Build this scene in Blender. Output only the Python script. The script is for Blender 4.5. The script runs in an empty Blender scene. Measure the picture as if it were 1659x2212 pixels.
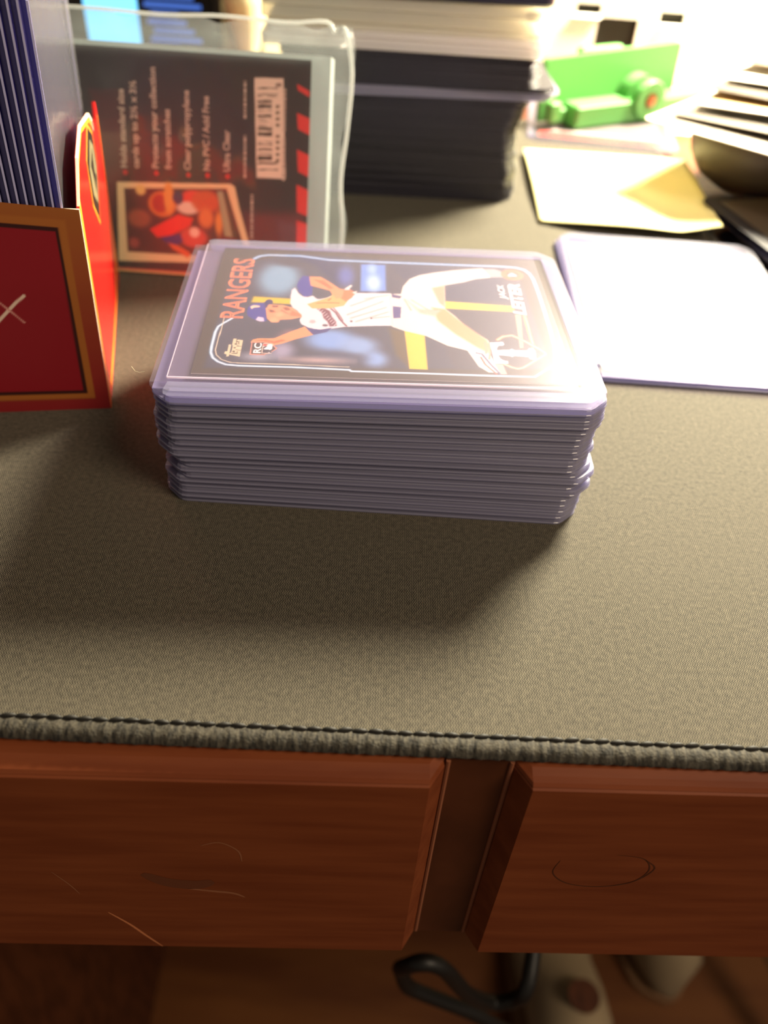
import bpy, bmesh, math, random
import numpy as np
from mathutils import Matrix, Vector
random.seed(7); rng = np.random.default_rng(7)
SC = bpy.context.scene; COL = SC.collection
MM = 0.001
# ------------------------------------------------------------------ camera
F_PX, H_PX = 1761.018, 2212.0
cd = bpy.data.cameras.new('camera'); cam = bpy.data.objects.new('camera', cd); COL.objects.link(cam)
R_ = Vector((0.99761207, 0.04651608, 0.05105311)); U_ = Vector((-0.06906639, 0.67188986, 0.7374238)); W_ = Vector((0, 0.73918893, -0.67349812))
cam.matrix_world = Matrix(((R_.x, U_.x, -W_.x, 0), (R_.y, U_.y, -W_.y, 0), (R_.z, U_.z, -W_.z, 0.134908), (0, 0, 0, 1)))
cd.sensor_fit = 'VERTICAL'; cd.sensor_height = 36.0; cd.lens = 36.0 * F_PX / H_PX
cd.clip_start = 0.004; cd.clip_end = 20
cd.dof.use_dof = True; cd.dof.focus_distance = 0.178; cd.dof.aperture_fstop = 10.5
SC.camera = cam
SC.cycles.transparent_max_bounces = 48
# ------------------------------------------------------------------ world, lights, exposure
w = bpy.data.worlds.new('room_air'); SC.world = w; w.use_nodes = True
w.node_tree.nodes['Background'].inputs[0].default_value = (1.0, 0.86, 0.70, 1)
w.node_tree.nodes['Background'].inputs[1].default_value = 0.13
def area(name, loc, target, size, power, color, size_y=None):
    l = bpy.data.lights.new(name, 'AREA'); l.energy = power; l.color = color; l.shape = 'DISK' if size_y is None else 'ELLIPSE'; l.size = size * MM
    if size_y: l.size_y = size_y * MM
    o = bpy.data.objects.new(name, l); COL.objects.link(o); o.location = Vector(loc) * MM
    o.rotation_euler = (Vector(target) - Vector(loc)).to_track_quat('-Z', 'Y').to_euler(); return o
area('desk_lamp_light', (247, 520, 292), (45, 220, 0), 150, 15.5, (1.0, 0.90, 0.66))
area('ceiling_light', (800, -420, 1100), (50, 80, -40), 500, 12.5, (1.0, 0.80, 0.58))
SC.view_settings.view_transform = 'Standard'; SC.view_settings.look = 'None'
SC.view_settings.gamma = 1; SC.view_settings.exposure = 0.28
try: SC.view_settings.use_curve_mapping = False
except Exception: pass

# ------------------------------------------------------------------ helpers
def lin(c):
    r = []
    for v in c[:3]:
        v = v / 255.0; r.append(v / 12.92 if v <= 0.04045 else ((v + 0.055) / 1.055) ** 2.4)
    return tuple(r) + (1.0,)
def mat(name, col, rough=0.5, spec=0.5, metal=0, trans=0, ior=1.45, sheen=0, emit=None, estr=0, alpha=1, bump=None, noise=None):
    m = bpy.data.materials.new(name); m.use_nodes = True; nt = m.node_tree; b = nt.nodes['Principled BSDF']
    b.inputs['Base Color'].default_value = lin(col); b.inputs['Roughness'].default_value = rough
    b.inputs['Specular IOR Level'].default_value = spec; b.inputs['Metallic'].default_value = metal
    b.inputs['Transmission Weight'].default_value = trans; b.inputs['IOR'].default_value = ior; b.inputs['Alpha'].default_value = alpha
    b.inputs['Sheen Weight'].default_value = sheen
    if emit: b.inputs['Emission Color'].default_value = lin(emit); b.inputs['Emission Strength'].default_value = estr
    if noise:   # (scale, other colour, stretch)
        tc = nt.nodes.new('ShaderNodeTexCoord'); mp = nt.nodes.new('ShaderNodeMapping'); n = nt.nodes.new('ShaderNodeTexNoise')
        mp.inputs['Scale'].default_value = noise[2]; n.inputs['Scale'].default_value = noise[0]; n.inputs['Detail'].default_value = 5
        mx = nt.nodes.new('ShaderNodeMix'); mx.data_type = 'RGBA'; mx.inputs['A'].default_value = lin(col); mx.inputs['B'].default_value = lin(noise[1])
        rp = nt.nodes.new('ShaderNodeMapRange'); rp.inputs['From Min'].default_value = 0.35; rp.inputs['From Max'].default_value = 0.65
        L = nt.links.new; L(tc.outputs['Object'], mp.inputs['Vector']); L(mp.outputs['Vector'], n.inputs['Vector']); L(n.outputs['Fac'], rp.inputs['Value'])
        L(rp.outputs['Result'], mx.inputs['Factor']); L(mx.outputs['Result'], b.inputs['Base Color'])
    if bump:    # (scale, strength, distance mm)
        tc = nt.nodes.new('ShaderNodeTexCoord'); n = nt.nodes.new('ShaderNodeTexNoise'); n.inputs['Scale'].default_value = bump[0]; n.inputs['Detail'].default_value = 3
        bp = nt.nodes.new('ShaderNodeBump'); bp.inputs['Strength'].default_value = bump[1]; bp.inputs['Distance'].default_value = bump[2] * MM
        nt.links.new(tc.outputs['Object'], n.inputs['Vector']); nt.links.new(n.outputs['Fac'], bp.inputs['Height']); nt.links.new(bp.outputs['Normal'], b.inputs['Normal'])
    return m
def film(name, tint, clear, rough, body, wav=None, fres=1.45):
    """thin clear plastic: mostly see-through, some milky body, fresnel gloss"""
    m = bpy.data.materials.new(name); m.use_nodes = True; nt = m.node_tree; nt.nodes.clear(); N = nt.nodes.new; L = nt.links.new
    out = N('ShaderNodeOutputMaterial'); tr = N('ShaderNodeBsdfTransparent'); tr.inputs[0].default_value = lin(tint)
    df = N('ShaderNodeBsdfDiffuse'); df.inputs[0].default_value = lin(body); tl = N('ShaderNodeBsdfTranslucent'); tl.inputs[0].default_value = lin(body)
    m0 = N('ShaderNodeMixShader'); m0.inputs[0].default_value = 0.45; L(df.outputs[0], m0.inputs[1]); L(tl.outputs[0], m0.inputs[2])
    m1 = N('ShaderNodeMixShader'); m1.inputs[0].default_value = clear; L(m0.outputs[0], m1.inputs[1]); L(tr.outputs[0], m1.inputs[2])
    g1 = N('ShaderNodeBsdfGlossy'); g1.inputs['Roughness'].default_value = rough; g2 = N('ShaderNodeBsdfGlossy'); g2.inputs['Roughness'].default_value = min(rough*2.2, 0.6)
    gl = N('ShaderNodeMixShader'); gl.inputs[0].default_value = 0.42; L(g1.outputs[0], gl.inputs[1]); L(g2.outputs[0], gl.inputs[2])
    fr = N('ShaderNodeFresnel'); fr.inputs['IOR'].default_value = fres
    ge = N('ShaderNodeNewGeometry'); iv = N('ShaderNodeMath'); iv.operation = 'SUBTRACT'; iv.inputs[0].default_value = 1.0; L(ge.outputs['Backfacing'], iv.inputs[1])
    mu = N('ShaderNodeMath'); mu.operation = 'MULTIPLY'; L(fr.outputs[0], mu.inputs[0]); L(iv.outputs[0], mu.inputs[1])
    m2 = N('ShaderNodeMixShader'); L(mu.outputs[0], m2.inputs[0]); L(m1.outputs[0], m2.inputs[1]); L(gl.outputs[0], m2.inputs[2]); L(m2.outputs[0], out.inputs[0])
    if wav:
        tc = N('ShaderNodeTexCoord'); n = N('ShaderNodeTexNoise'); n.inputs['Scale'].default_value = wav[0]; n.inputs['Detail'].default_value = 2
        bp = N('ShaderNodeBump'); bp.inputs['Strength'].default_value = wav[1]; bp.inputs['Distance'].default_value = wav[2] * MM
        L(tc.outputs['Object'], n.inputs['Vector']); L(n.outputs['Fac'], bp.inputs['Height']); L(bp.outputs['Normal'], g1.inputs['Normal']); L(bp.outputs['Normal'], g2.inputs['Normal']); L(bp.outputs['Normal'], fr.inputs['Normal'])
    return m
def me_(name, verts, faces, m=None, smooth=False):
    me = bpy.data.meshes.new(name); me.from_pydata([tuple(c * MM for c in v) for v in verts], [], faces)
    bm = bmesh.new(); bm.from_mesh(me); bmesh.ops.recalc_face_normals(bm, faces=bm.faces); bm.to_mesh(me); bm.free()
    if m: me.materials.append(m)
    if smooth:
        for p in me.polygons: p.use_smooth = True
    return me
def ob(name, me, parent=None, loc=(0, 0, 0), rot=(0, 0, 0)):
    o = bpy.data.objects.new(name, me); COL.objects.link(o); o.location = Vector(loc) * MM; o.rotation_euler = rot
    if parent: o.parent = parent
    return o
def thing(name, label, cat, loc=(0, 0, 0), rot=(0, 0, 0), group=None, me=None):
    o = ob(name, me, None, loc, rot); o['label'] = label; o['category'] = cat
    if group: o['group'] = group
    return o
def copy_tree(src, label):
    r = src.copy(); COL.objects.link(r); r['label'] = label
    for ch in list(src.children):
        c = ch.copy(); COL.objects.link(c); c.parent = r
        for g in list(ch.children):
            d = g.copy(); COL.objects.link(d); d.parent = c
    return r
class G:
    def __init__(s): s.v = []; s.f = []
    def add(s, v, f): n = len(s.v); s.v += [tuple(q) for q in v]; s.f += [tuple(i + n for i in q) for q in f]
    def box(s, x0, x1, y0, y1, z0, z1):
        s.add([(x0,y0,z0),(x1,y0,z0),(x1,y1,z0),(x0,y1,z0),(x0,y0,z1),(x1,y0,z1),(x1,y1,z1),(x0,y1,z1)], [(0,3,2,1),(4,5,6,7),(0,1,5,4),(1,2,6,5),(2,3,7,6),(3,0,4,7)]); return s
    def loft(s, rings, cap=True, closed=True):
        n = len(rings[0]); k = len(s.v)
        for r in rings: s.v += [tuple(q) for q in r]
        for i in range(len(rings) - 1):
            for j in range(n if closed else n - 1):
                a = k + i*n + j; b = k + i*n + (j+1) % n; s.f.append((a, b, b + n, a + n))
        if cap: s.f.append(tuple(k + j for j in reversed(range(n)))); s.f.append(tuple(k + (len(rings)-1)*n + j for j in range(n)))
        return s
    def lathe(s, prof, c=(0, 0), n=32, cap=True):
        return s.loft([[(c[0] + r*math.cos(2*math.pi*j/n), c[1] + r*math.sin(2*math.pi*j/n), z) for j in range(n)] for r, z in prof], cap)
    def tube(s, pts, r, n=8):
        pts = [Vector(p) for p in pts]; rings = []
        for i, p in enumerate(pts):
            t = (pts[min(i+1, len(pts)-1)] - pts[max(i-1, 0)]).normalized(); a = t.orthogonal().normalized()
            if rings: a = (pa - t * pa.dot(t)).normalized()
            pa = a; b = t.cross(a); rr = r[i] if isinstance(r, (list, tuple)) else r
            rings.append([tuple(p + a*rr*math.cos(2*math.pi*j/n) + b*rr*math.sin(2*math.pi*j/n)) for j in range(n)])
        return s.loft(rings)
    def prism(s, pts, z0, z1): return s.loft([[(x, y, z0) for x, y in pts], [(x, y, z1) for x, y in pts]])
    def me(s, name, m, smooth=False): return me_(name, s.v, s.f, m, smooth)
def octa(w, d, c, ins=0.0, sub=3, r=1.2):
    """rectangle with cut, slightly rounded corners"""
    x, y = w/2 - ins, d/2 - ins; c = max(c - ins*0.586, 0.2)
    P = [(-x+c,-y),(x-c,-y),(x,-y+c),(x,y-c),(x-c,y),(-x+c,y),(-x,y-c),(-x,-y+c)]; o = []
    for i, p in enumerate(P):
        a = Vector(P[i-1]); p = Vector(p); b = Vector(P[(i+1) % 8]); ra = p + (a-p).normalized()*min(r, (a-p).length*0.4); rb = p + (b-p).normalized()*min(r, (b-p).length*0.4)
        for k in range(sub):
            t = k/(sub-1); o.append(tuple(ra*(1-t)**2 + p*2*t*(1-t) + rb*t*t))
    return o
def smooth_path(P, n=6):
    P = [Vector(p) for p in P]; o = []
    for i in range(len(P)-1):
        a, b, c, d = P[max(i-1,0)], P[i], P[i+1], P[min(i+2,len(P)-1)]
        for k in range(n):
            t = k/n; o.append(0.5*((2*b)+(c-a)*t+(2*a-5*b+4*c-d)*t*t+(3*b-a-3*c+d)*t**3))
    return o + [P[-1]]

# ---- flat print: artwork laid into a fine colour grid (colour attribute)
def sdf(X, Y, P):
    d = np.full(X.shape, 1e9); ins = np.zeros(X.shape, bool); n = len(P)
    for i in range(n):
        x0, y0 = P[i]; x1, y1 = P[(i+1) % n]; ex, ey = x1-x0, y1-y0; L = ex*ex+ey*ey+1e-12
        t = np.clip(((X-x0)*ex+(Y-y0)*ey)/L, 0, 1); d = np.minimum(d, (X-x0-t*ex)**2+(Y-y0-t*ey)**2)
        c = (y0 > Y) != (y1 > Y)
        with np.errstate(divide='ignore', invalid='ignore'): xi = x0+(Y-y0)*ex/(ey if ey else 1e-12)
        ins ^= c & (X < xi)
    return np.sqrt(d)*np.where(ins, -1, 1)
def paint(W, H, step, base, ops, u0=0.0, v0=0.0):
    nx, ny = int(W/step)+1, int(H/step)+1; xs = u0+np.linspace(0, W, nx); ys = v0+np.linspace(0, H, ny); img = np.empty((ny, nx, 3)); img[:] = base
    for o in ops:
        k, col, f = o[0], np.array(o[1], float), max(o[2], step*0.5)
        if k == 'p': pts = o[3]; pad = f
        elif k == 'l': pts = o[4]; pad = o[3]+f
        else: pts = [(o[3][0]-o[4], o[3][1]-o[5]), (o[3][0]+o[4], o[3][1]+o[5])]; pad = f
        a = np.array(pts); i0, i1 = np.searchsorted(xs, (a[:,0].min()-pad, a[:,0].max()+pad)); j0, j1 = np.searchsorted(ys, (a[:,1].min()-pad, a[:,1].max()+pad))
        if i1 <= i0 or j1 <= j0: continue
        X, Y = np.meshgrid(xs[i0:i1], ys[j0:j1])
        if k == 'p': d = sdf(X, Y, pts)
        elif k == 'l':
            d = np.full(X.shape, 1e9)
            for (x0, y0), (x1, y1) in zip(pts[:-1], pts[1:]):
                ex, ey = x1-x0, y1-y0; t = np.clip(((X-x0)*ex+(Y-y0)*ey)/(ex*ex+ey*ey+1e-12), 0, 1); d = np.minimum(d, np.hypot(X-x0-t*ex, Y-y0-t*ey))
            d -= o[3]/2
        else: rr = np.sqrt(((X-o[3][0])/max(o[4],.05))**2+((Y-o[3][1])/max(o[5],.05))**2); d = (rr-1)*min(max(o[4],.05), max(o[5],.05))
        al = np.clip(0.5-d/f, 0, 1); al = (al*al*(3-2*al))[..., None]
        img[j0:j1, i0:i1] = img[j0:j1, i0:i1]*(1-al)+col*al
    return img
def print_mesh(name, W, H, step, img, m, fn):
    ny, nx = img.shape[:2]; X, Y = np.meshgrid(np.linspace(0, W, nx), np.linspace(0, H, ny)); V = fn(X.ravel(), Y.ravel())*MM
    i = (np.arange(ny-1)[:, None]*nx+np.arange(nx-1)[None]).ravel(); Fq = np.stack([i, i+1, i+nx+1, i+nx], 1)
    me = bpy.data.meshes.new(name); me.vertices.add(len(V)); me.vertices.foreach_set('co', V.astype(np.float32).ravel())
    me.loops.add(Fq.size); me.loops.foreach_set('vertex_index', Fq.ravel().astype(np.int32)); me.polygons.add(len(Fq)); me.polygons.foreach_set('loop_start', np.arange(0, Fq.size, 4, dtype=np.int32))
    me.update(calc_edges=True); c = np.clip(img.reshape(-1, 3)/255., 0, 1); c = np.where(c <= .04045, c/12.92, ((c+.055)/1.055)**2.4)
    at = me.color_attributes.new('print', 'FLOAT_COLOR', 'POINT'); at.data.foreach_set('color', np.concatenate([c, np.ones((len(c), 1))], 1).astype(np.float32).ravel())
    me.materials.append(m); return me
def print_mat(name, rough, spec=0.5):
    m = mat(name, (128,128,128), rough, spec); nt = m.node_tree; a = nt.nodes.new('ShaderNodeVertexColor'); a.layer_name = 'print'
    nt.links.new(a.outputs['Color'], nt.nodes['Principled BSDF'].inputs['Base Color']); return m
def text(name, body, m, parent, org, xd, yd, width=None, height=1.0, off=0.0, nrm=(0,0,1), shear=0.0, lift=0.05):
    """flat lettering: org = left end of baseline, xd reading direction, yd letter-up direction"""
    c = bpy.data.curves.new(name, 'FONT'); c.body = body; c.size = 1; c.shear = shear; c.resolution_u = 3; c.offset = off
    t = bpy.data.objects.new(name, c); COL.objects.link(t); bpy.context.view_layer.update()
    dg = bpy.context.evaluated_depsgraph_get(); me = bpy.data.meshes.new_from_object(t.evaluated_get(dg)); bpy.data.objects.remove(t); bpy.data.curves.remove(c)
    n = len(me.vertices); co = np.empty(n*3, np.float32); me.vertices.foreach_get('co', co); co = co.reshape(-1, 3)
    x = co[:,0]-co[:,0].min(); sx = (width/x.max()) if width else height/0.72; sy = height/0.72
    P = np.array(org)[None]+np.outer(x*sx, xd)+np.outer(co[:,1]*sy, yd)+np.array(nrm)[None]*lift
    me.vertices.foreach_set('co', (P*MM).astype(np.float32).ravel()); me.update(); me.materials.clear(); me.materials.append(m)
    return ob(name, me, parent)
CARD_OPS=[
('p',(62,66,78),1.5,[(3.35,53.5),(18.83,61.27),(78.73,57.95),(81.16,51.97),(82.16,5.95),(2.5,2.11)]),
('e',(120,160,178),5,(16.21,46.3),5.35,9.21),
('e',(60,62,72),3,(21.25,56.57),7.94,3.16),
('p',(38,45,80),3,[(17.67,60.17),(32.07,59.55),(33.41,46.37),(31.5,42.96),(25.72,54.49)]),
('p',(96,140,205),0.9,[(37.84,56.39),(44.53,56.51),(44.36,41.47),(37.63,40.76)]),
('e',(175,212,240),2.5,(41.13,45.73),1.79,4.52),
('e',(150,190,235),2,(40.81,53.92),1.2,2.66),
('e',(80,98,160),3,(33.8,49.2),2.09,5.51),
('p',(48,56,78),1.5,[(45.22,57.94),(75.32,54.15),(76.36,38.14),(59.57,36.96),(49.61,47.69)]),
('p',(66,66,72),1.5,[(54.21,31.92),(77.22,33.55),(77.23,5.71),(59.28,4.71)]),
('e',(120,160,205),5,(30.59,15.97),5.93,4.73),
('e',(130,165,200),5,(37.21,13.64),4.25,3.94),
('e',(128,165,205),4,(41.04,8.06),2.66,3.14),
('e',(70,80,100),3,(32.79,8.14),5.45,1.87),
('e',(150,148,165),4,(19.5,10.55),2.46,3.47),
('e',(170,175,180),4,(14.18,7.58),2.96,1.48),
('e',(150,110,108),3,(20.13,18.08),2.27,1.97),
('e',(185,160,150),3,(27.79,6.82),6.03,1.08),
('e',(58,62,72),4,(16.0,19.46),3.37,2.49),
('p',(92,78,44),2,[(44.69,22.36),(48.42,20.82),(48.76,4.66),(45.91,10.27)]),
('p',(214,184,30),1.0,[(10.47,35.98),(20.07,35.5),(20.25,32.54),(10.16,32.95)]),
('p',(236,200,60),0.5,[(59.48,37.06),(77.17,35.72),(77.05,32.58),(59.3,33.14)]),
('p',(240,196,52),0.5,[(48.3,21.91),(53.19,21.57),(52.96,4.27),(48.74,4.37)]),
('p',(214,176,130),0.3,[(76.96,31.31),(78.43,31.21),(76.72,15.19),(75.81,14.96)]),
('p',(50,52,140),0.12,[(21.07,42.71),(21.2,44.67),(22.34,48.33),(24.29,48.0),(25.24,42.03),(25.14,37.7),(23.39,36.65),(21.72,39.42)]),
('p',(226,150,96),0.12,[(24.08,47.91),(26.95,48.1),(29.14,45.79),(32.02,42.04),(33.34,41.16),(32.09,37.31),(30.47,38.12),(29.75,40.43),(27.38,41.68),(24.62,42.96)]),
('p',(190,108,64),0.5,[(24.98,46.67),(27.98,45.97),(30.64,41.94),(29.72,41.42),(27.36,44.14)]),
('p',(226,150,96),0.12,[(11.75,13.56),(12.25,15.0),(13.47,15.6),(17.12,15.84),(21.1,19.39),(24.12,21.84),(26.31,18.04),(22.32,15.77),(19.32,13.62),(17.39,12.67),(16.09,13.84)]),
('p',(190,108,64),0.4,[(12.71,14.57),(15.11,15.19),(17.22,14.45),(18.86,15.42),(20.11,15.04),(17.35,13.46),(16.01,14.04)]),
('p',(224,218,212),0.12,[(19.91,40.24),(20.68,41.46),(21.75,38.43),(23.46,36.25),(25.42,37.49),(26.75,35.53),(28.99,36.65),(34.83,42.83),(34.9,22.75),(31.08,22.92),(30.27,21.21),(27.97,20.68),(25.16,21.27),(23.21,22.89),(22.67,24.99),(23.19,26.72),(22.45,28.84),(20.63,30.94),(19.9,33.15),(19.77,36.9)]),
('p',(224,218,212),0.12,[(20.79,37.42),(25.33,36.31),(28.79,35.19),(33.47,31.81),(35.24,37.49),(36.58,39.75),(45.55,40.21),(45.18,23.6),(39.83,23.09),(33.58,22.25),(29.15,20.7),(26.78,20.57),(24.23,22.03),(22.81,24.09),(23.18,26.63),(21.23,30.99)]),
('l',(186,174,158),0.6,0.55,[(35.21,32.86),(41.14,37.47)]),
('l',(186,174,158),0.6,0.55,[(34.4,28.3),(43.37,35.73)]),
('l',(186,174,158),0.6,0.55,[(35.27,26.66),(44.14,32.63)]),
('l',(186,174,158),0.6,0.55,[(36.53,25.0),(44.57,30.34)]),
('l',(186,174,158),0.6,0.55,[(38.83,36.84),(44.79,39.18)]),
('l',(186,174,158),0.6,0.55,[(40.9,27.05),(44.9,28.15)]),
('e',(90,60,60),0.2,(35.35,25.08),0.3,0.49),
('e',(90,60,60),0.2,(40.3,26.9),0.29,0.41),
('p',(46,46,112),0.12,[(24.12,21.84),(25.15,21.08),(27.96,20.58),(30.69,21.67),(29.46,19.49),(26.31,18.04),(25.25,19.69)]),
('p',(112,52,66),0.5,[(26.71,30.71),(28.42,31.28),(29.99,29.79),(30.49,27.19),(31.59,24.66),(31.84,22.57),(30.14,22.2),(29.52,24.51),(28.55,26.15),(28.05,28.74)]),
('l',(232,222,214),0.1,0.16,[(27.15,29.99),(27.72,31.13)]),
('l',(232,222,214),0.1,0.16,[(27.68,29.07),(28.25,30.21)]),
('l',(232,222,214),0.1,0.16,[(28.2,28.14),(28.77,29.28)]),
('l',(232,222,214),0.1,0.16,[(28.63,27.23),(29.3,28.36)]),
('l',(232,222,214),0.1,0.16,[(29.15,26.3),(29.82,27.44)]),
('l',(232,222,214),0.1,0.16,[(29.68,25.38),(30.24,26.43)]),
('l',(232,222,214),0.1,0.16,[(30.2,24.46),(30.77,25.5)]),
('l',(232,222,214),0.1,0.16,[(30.63,23.54),(31.3,24.68)]),
('l',(232,222,214),0.1,0.16,[(31.15,22.62),(31.73,23.76)]),
('l',(110,48,60),0.15,0.5,[(29.91,31.56),(31.5,28.99),(32.64,25.57),(34.21,22.7)]),
('l',(110,48,60),0.15,0.3,[(30.8,31.6),(32.17,28.65),(33.3,25.23)]),
('e',(90,70,80),0.3,(29.0,22.68),0.69,0.59),
('e',(178,172,166),0.6,(25.87,24.27),0.78,0.89),
('p',(214,172,96),0.2,[(24.12,32.96),(26.29,34.48),(29.81,37.08),(30.64,39.09),(32.45,41.13),(33.86,37.39),(34.78,36.54),(33.44,32.79),(29.98,31.17),(25.54,30.79)]),
('p',(222,120,66),0.3,[(32.05,41.06),(35.22,41.33),(36.4,39.96),(35.41,37.08),(33.89,35.02),(32.54,36.79)]),
('p',(226,150,96),0.2,[(30.51,38.61),(32.01,41.85),(33.36,41.46),(32.97,37.35),(31.42,36.28)]),
('l',(120,80,40),0.2,0.35,[(29.39,35.24),(30.05,36.38)]),
('l',(130,88,46),0.4,0.35,[(26.61,33.57),(28.81,34.1),(32.15,34.06)]),
('p',(240,232,210),0.15,[(33.37,41.65),(35.01,44.0),(35.58,43.76),(34.77,42.05)]),
('p',(240,232,210),0.15,[(35.41,39.93),(36.86,40.92),(36.35,39.28)]),
('p',(222,152,104),0.12,[(13.92,30.52),(14.63,32.15),(18.06,32.1),(20.63,30.94),(22.69,28.04),(23.26,26.33),(20.71,25.03),(17.93,24.63),(17.65,23.37),(15.97,23.3),(14.72,25.06)]),
('p',(160,92,60),0.4,[(14.65,29.69),(16.1,29.29),(16.61,28.27),(15.32,27.97)]),
('p',(120,70,50),0.2,[(15.13,29.45),(15.9,29.3),(15.84,28.42),(15.16,28.57)]),
('p',(150,88,58),0.4,[(18.17,30.82),(19.47,31.12),(20.24,29.59),(18.95,29.28)]),
('p',(120,66,50),0.2,[(15.48,31.69),(17.04,31.58),(16.89,30.81),(15.61,30.8)]),
('p',(196,120,78),0.6,[(20.44,29.57),(22.96,27.63),(22.98,26.54),(20.14,26.74)]),
('e',(236,172,120),0.8,(17.62,27.21),0.99,1.08),
('e',(238,170,118),0.3,(16.44,24.44),0.99,1.1),
('l',(120,70,55),0.3,0.25,[(17.88,29.46),(19.72,27.75)]),
('p',(50,52,140),0.12,[(9.52,27.98),(9.57,30.14),(10.28,31.76),(11.51,32.56),(13.4,32.92),(13.92,30.52),(14.31,27.64),(14.74,23.97),(14.21,23.42),(12.95,23.61),(11.35,24.6),(9.97,25.98)]),
('p',(34,34,92),0.12,[(13.4,32.92),(13.9,34.36),(14.71,34.8),(15.55,34.05),(15.55,32.67),(14.52,32.06),(14.18,30.01)]),
('p',(236,206,170),0.1,[(10.1,30.6),(10.75,31.53),(12.5,31.31),(12.55,30.52),(11.16,30.32),(10.6,29.38)]),
('p',(214,200,214),0.2,[(12.01,24.26),(12.51,25.8),(13.86,25.41),(14.22,23.62),(13.14,23.49)]),
('p',(232,222,200),0.15,[(45.23,39.83),(48.2,40.12),(48.89,44.3),(50.86,48.69),(53.49,51.06),(58.05,53.1),(63.88,54.95),(71.47,56.68),(72.45,53.86),(73.36,51.44),(68.75,50.09),(65.66,48.14),(60.09,45.78),(59.3,33.04),(61.49,29.35),(63.36,25.08),(65.94,21.26),(68.48,18.33),(68.89,15.64),(68.3,11.55),(68.92,7.77),(69.73,3.87),(66.98,3.87),(64.89,6.28),(63.63,10.7),(62.91,13.11),(58.43,15.0),(53.42,19.29),(48.45,21.21),(45.62,22.98),(44.9,23.82)]),
('p',(214,160,104),1.2,[(55.8,33.58),(59.19,32.85),(62.77,26.5),(68.1,18.45),(68.68,15.56),(68.06,12.26),(65.48,14.7),(60.69,20.65),(56.9,26.82)]),
('p',(196,180,152),1.2,[(49.55,36.97),(52.38,32.54),(58.06,32.14),(56.26,29.02),(52.62,30.26)]),
('p',(206,160,120),0.9,[(56.53,44.06),(60.09,45.78),(59.25,33.83),(57.93,35.99)]),
('l',(176,160,136),0.5,0.4,[(48.98,37.31),(50.45,31.6)]),
('l',(180,164,140),0.6,0.4,[(50.74,37.09),(55.0,31.97),(57.66,32.17)]),
('p',(72,60,108),0.1,[(45.83,39.89),(48.41,38.92),(47.82,37.49),(45.7,38.13)]),
('p',(66,60,120),0.1,[(45.87,33.49),(48.01,33.15),(47.61,27.57),(45.82,27.2)]),
('l',(205,200,190),0.2,0.3,[(45.18,39.05),(45.49,23.88)]),
('l',(60,60,110),0.12,0.45,[(65.01,12.18),(66.26,11.79),(67.73,7.56),(69.59,3.29)]),
('l',(190,60,50),0.12,0.4,[(65.86,10.34),(66.53,7.25),(68.71,3.36)]),
('l',(214,150,120),0.3,0.5,[(67.61,17.11),(67.6,14.06),(67.26,12.12)]),
('l',(214,150,120),0.3,0.5,[(68.47,16.66),(68.38,12.63),(67.78,9.72)]),
('p',(216,170,150),0.3,[(68.82,7.68),(70.68,7.55),(71.17,3.38),(69.69,3.29)]),
('p',(168,160,154),0.15,[(71.64,56.28),(74.8,56.55),(77.39,54.3),(77.02,51.77),(73.16,51.45)]),
('l',(150,196,214),0.25,0.75,[(35.0,3.17),(21.96,3.59),(10.16,3.53),(7.24,3.84),(5.35,4.95),(3.99,6.53),(3.26,8.74),(3.08,11.8),(3.11,17.8),(3.5,20.53),(4.6,22.23),(6.44,24.75)]),
('l',(240,244,240),0.12,0.32,[(35.0,3.17),(21.96,3.59),(10.16,3.53),(7.24,3.84),(5.35,4.95),(3.99,6.53),(3.26,8.74),(3.08,11.8),(3.11,17.8),(3.5,20.53),(4.6,22.23),(6.44,24.75)]),
('l',(226,214,176),0.1,0.25,[(34.98,4.35),(21.94,4.67),(10.04,4.63),(7.9,4.87),(6.01,5.89),(4.66,7.76),(4.13,9.96),(4.15,13.11),(4.4,20.76),(4.4,24.99)]),
('l',(120,180,222),0.3,0.9,[(8.63,57.36),(10.03,59.03),(12.35,59.95),(21.11,60.12),(29.33,58.27),(43.86,58.13),(59.98,58.18),(70.2,58.15),(76.4,58.31),(80.98,57.89),(83.16,56.75),(84.28,54.5),(84.84,51.22),(84.97,44.62),(84.94,35.86),(84.76,24.76),(84.49,18.19)]),
('l',(226,240,246),0.1,0.3,[(8.63,57.36),(10.03,59.03),(12.35,59.95),(21.11,60.12),(29.33,58.27),(43.86,58.13),(59.98,58.18),(70.2,58.15),(76.4,58.31),(80.98,57.89),(83.16,56.75),(84.28,54.5),(84.84,51.22),(84.97,44.62),(84.94,35.86),(84.76,24.76),(84.49,18.19)]),
('l',(200,226,236),0.2,0.7,[(35.0,3.17),(35.55,2.64),(52.35,2.64),(67.58,2.55),(77.41,2.65),(83.11,8.25),(84.13,14.37),(84.49,18.19)]),
('l',(240,140,84),0.3,1.0,[(79.31,31.24),(79.22,25.74),(79.2,18.36),(79.12,15.81)]),
('l',(255,214,150),0.1,0.35,[(79.39,30.94),(79.42,25.72),(79.3,18.35),(79.19,15.51)]),
('l',(240,140,84),0.3,0.9,[(70.86,18.55),(72.45,20.21),(74.66,20.84),(76.14,19.66),(78.43,17.23),(80.25,15.14),(81.51,13.48),(81.63,12.48),(79.42,10.38),(75.41,6.43),(74.0,5.84),(72.56,6.43),(70.71,8.04)]),
('l',(255,222,160),0.1,0.4,[(70.86,18.55),(72.45,20.21),(74.66,20.84),(76.14,19.66),(78.43,17.23),(80.25,15.14),(81.51,13.48),(81.63,12.48),(79.42,10.38),(75.41,6.43),(74.0,5.84),(72.56,6.43),(70.71,8.04)]),
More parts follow.
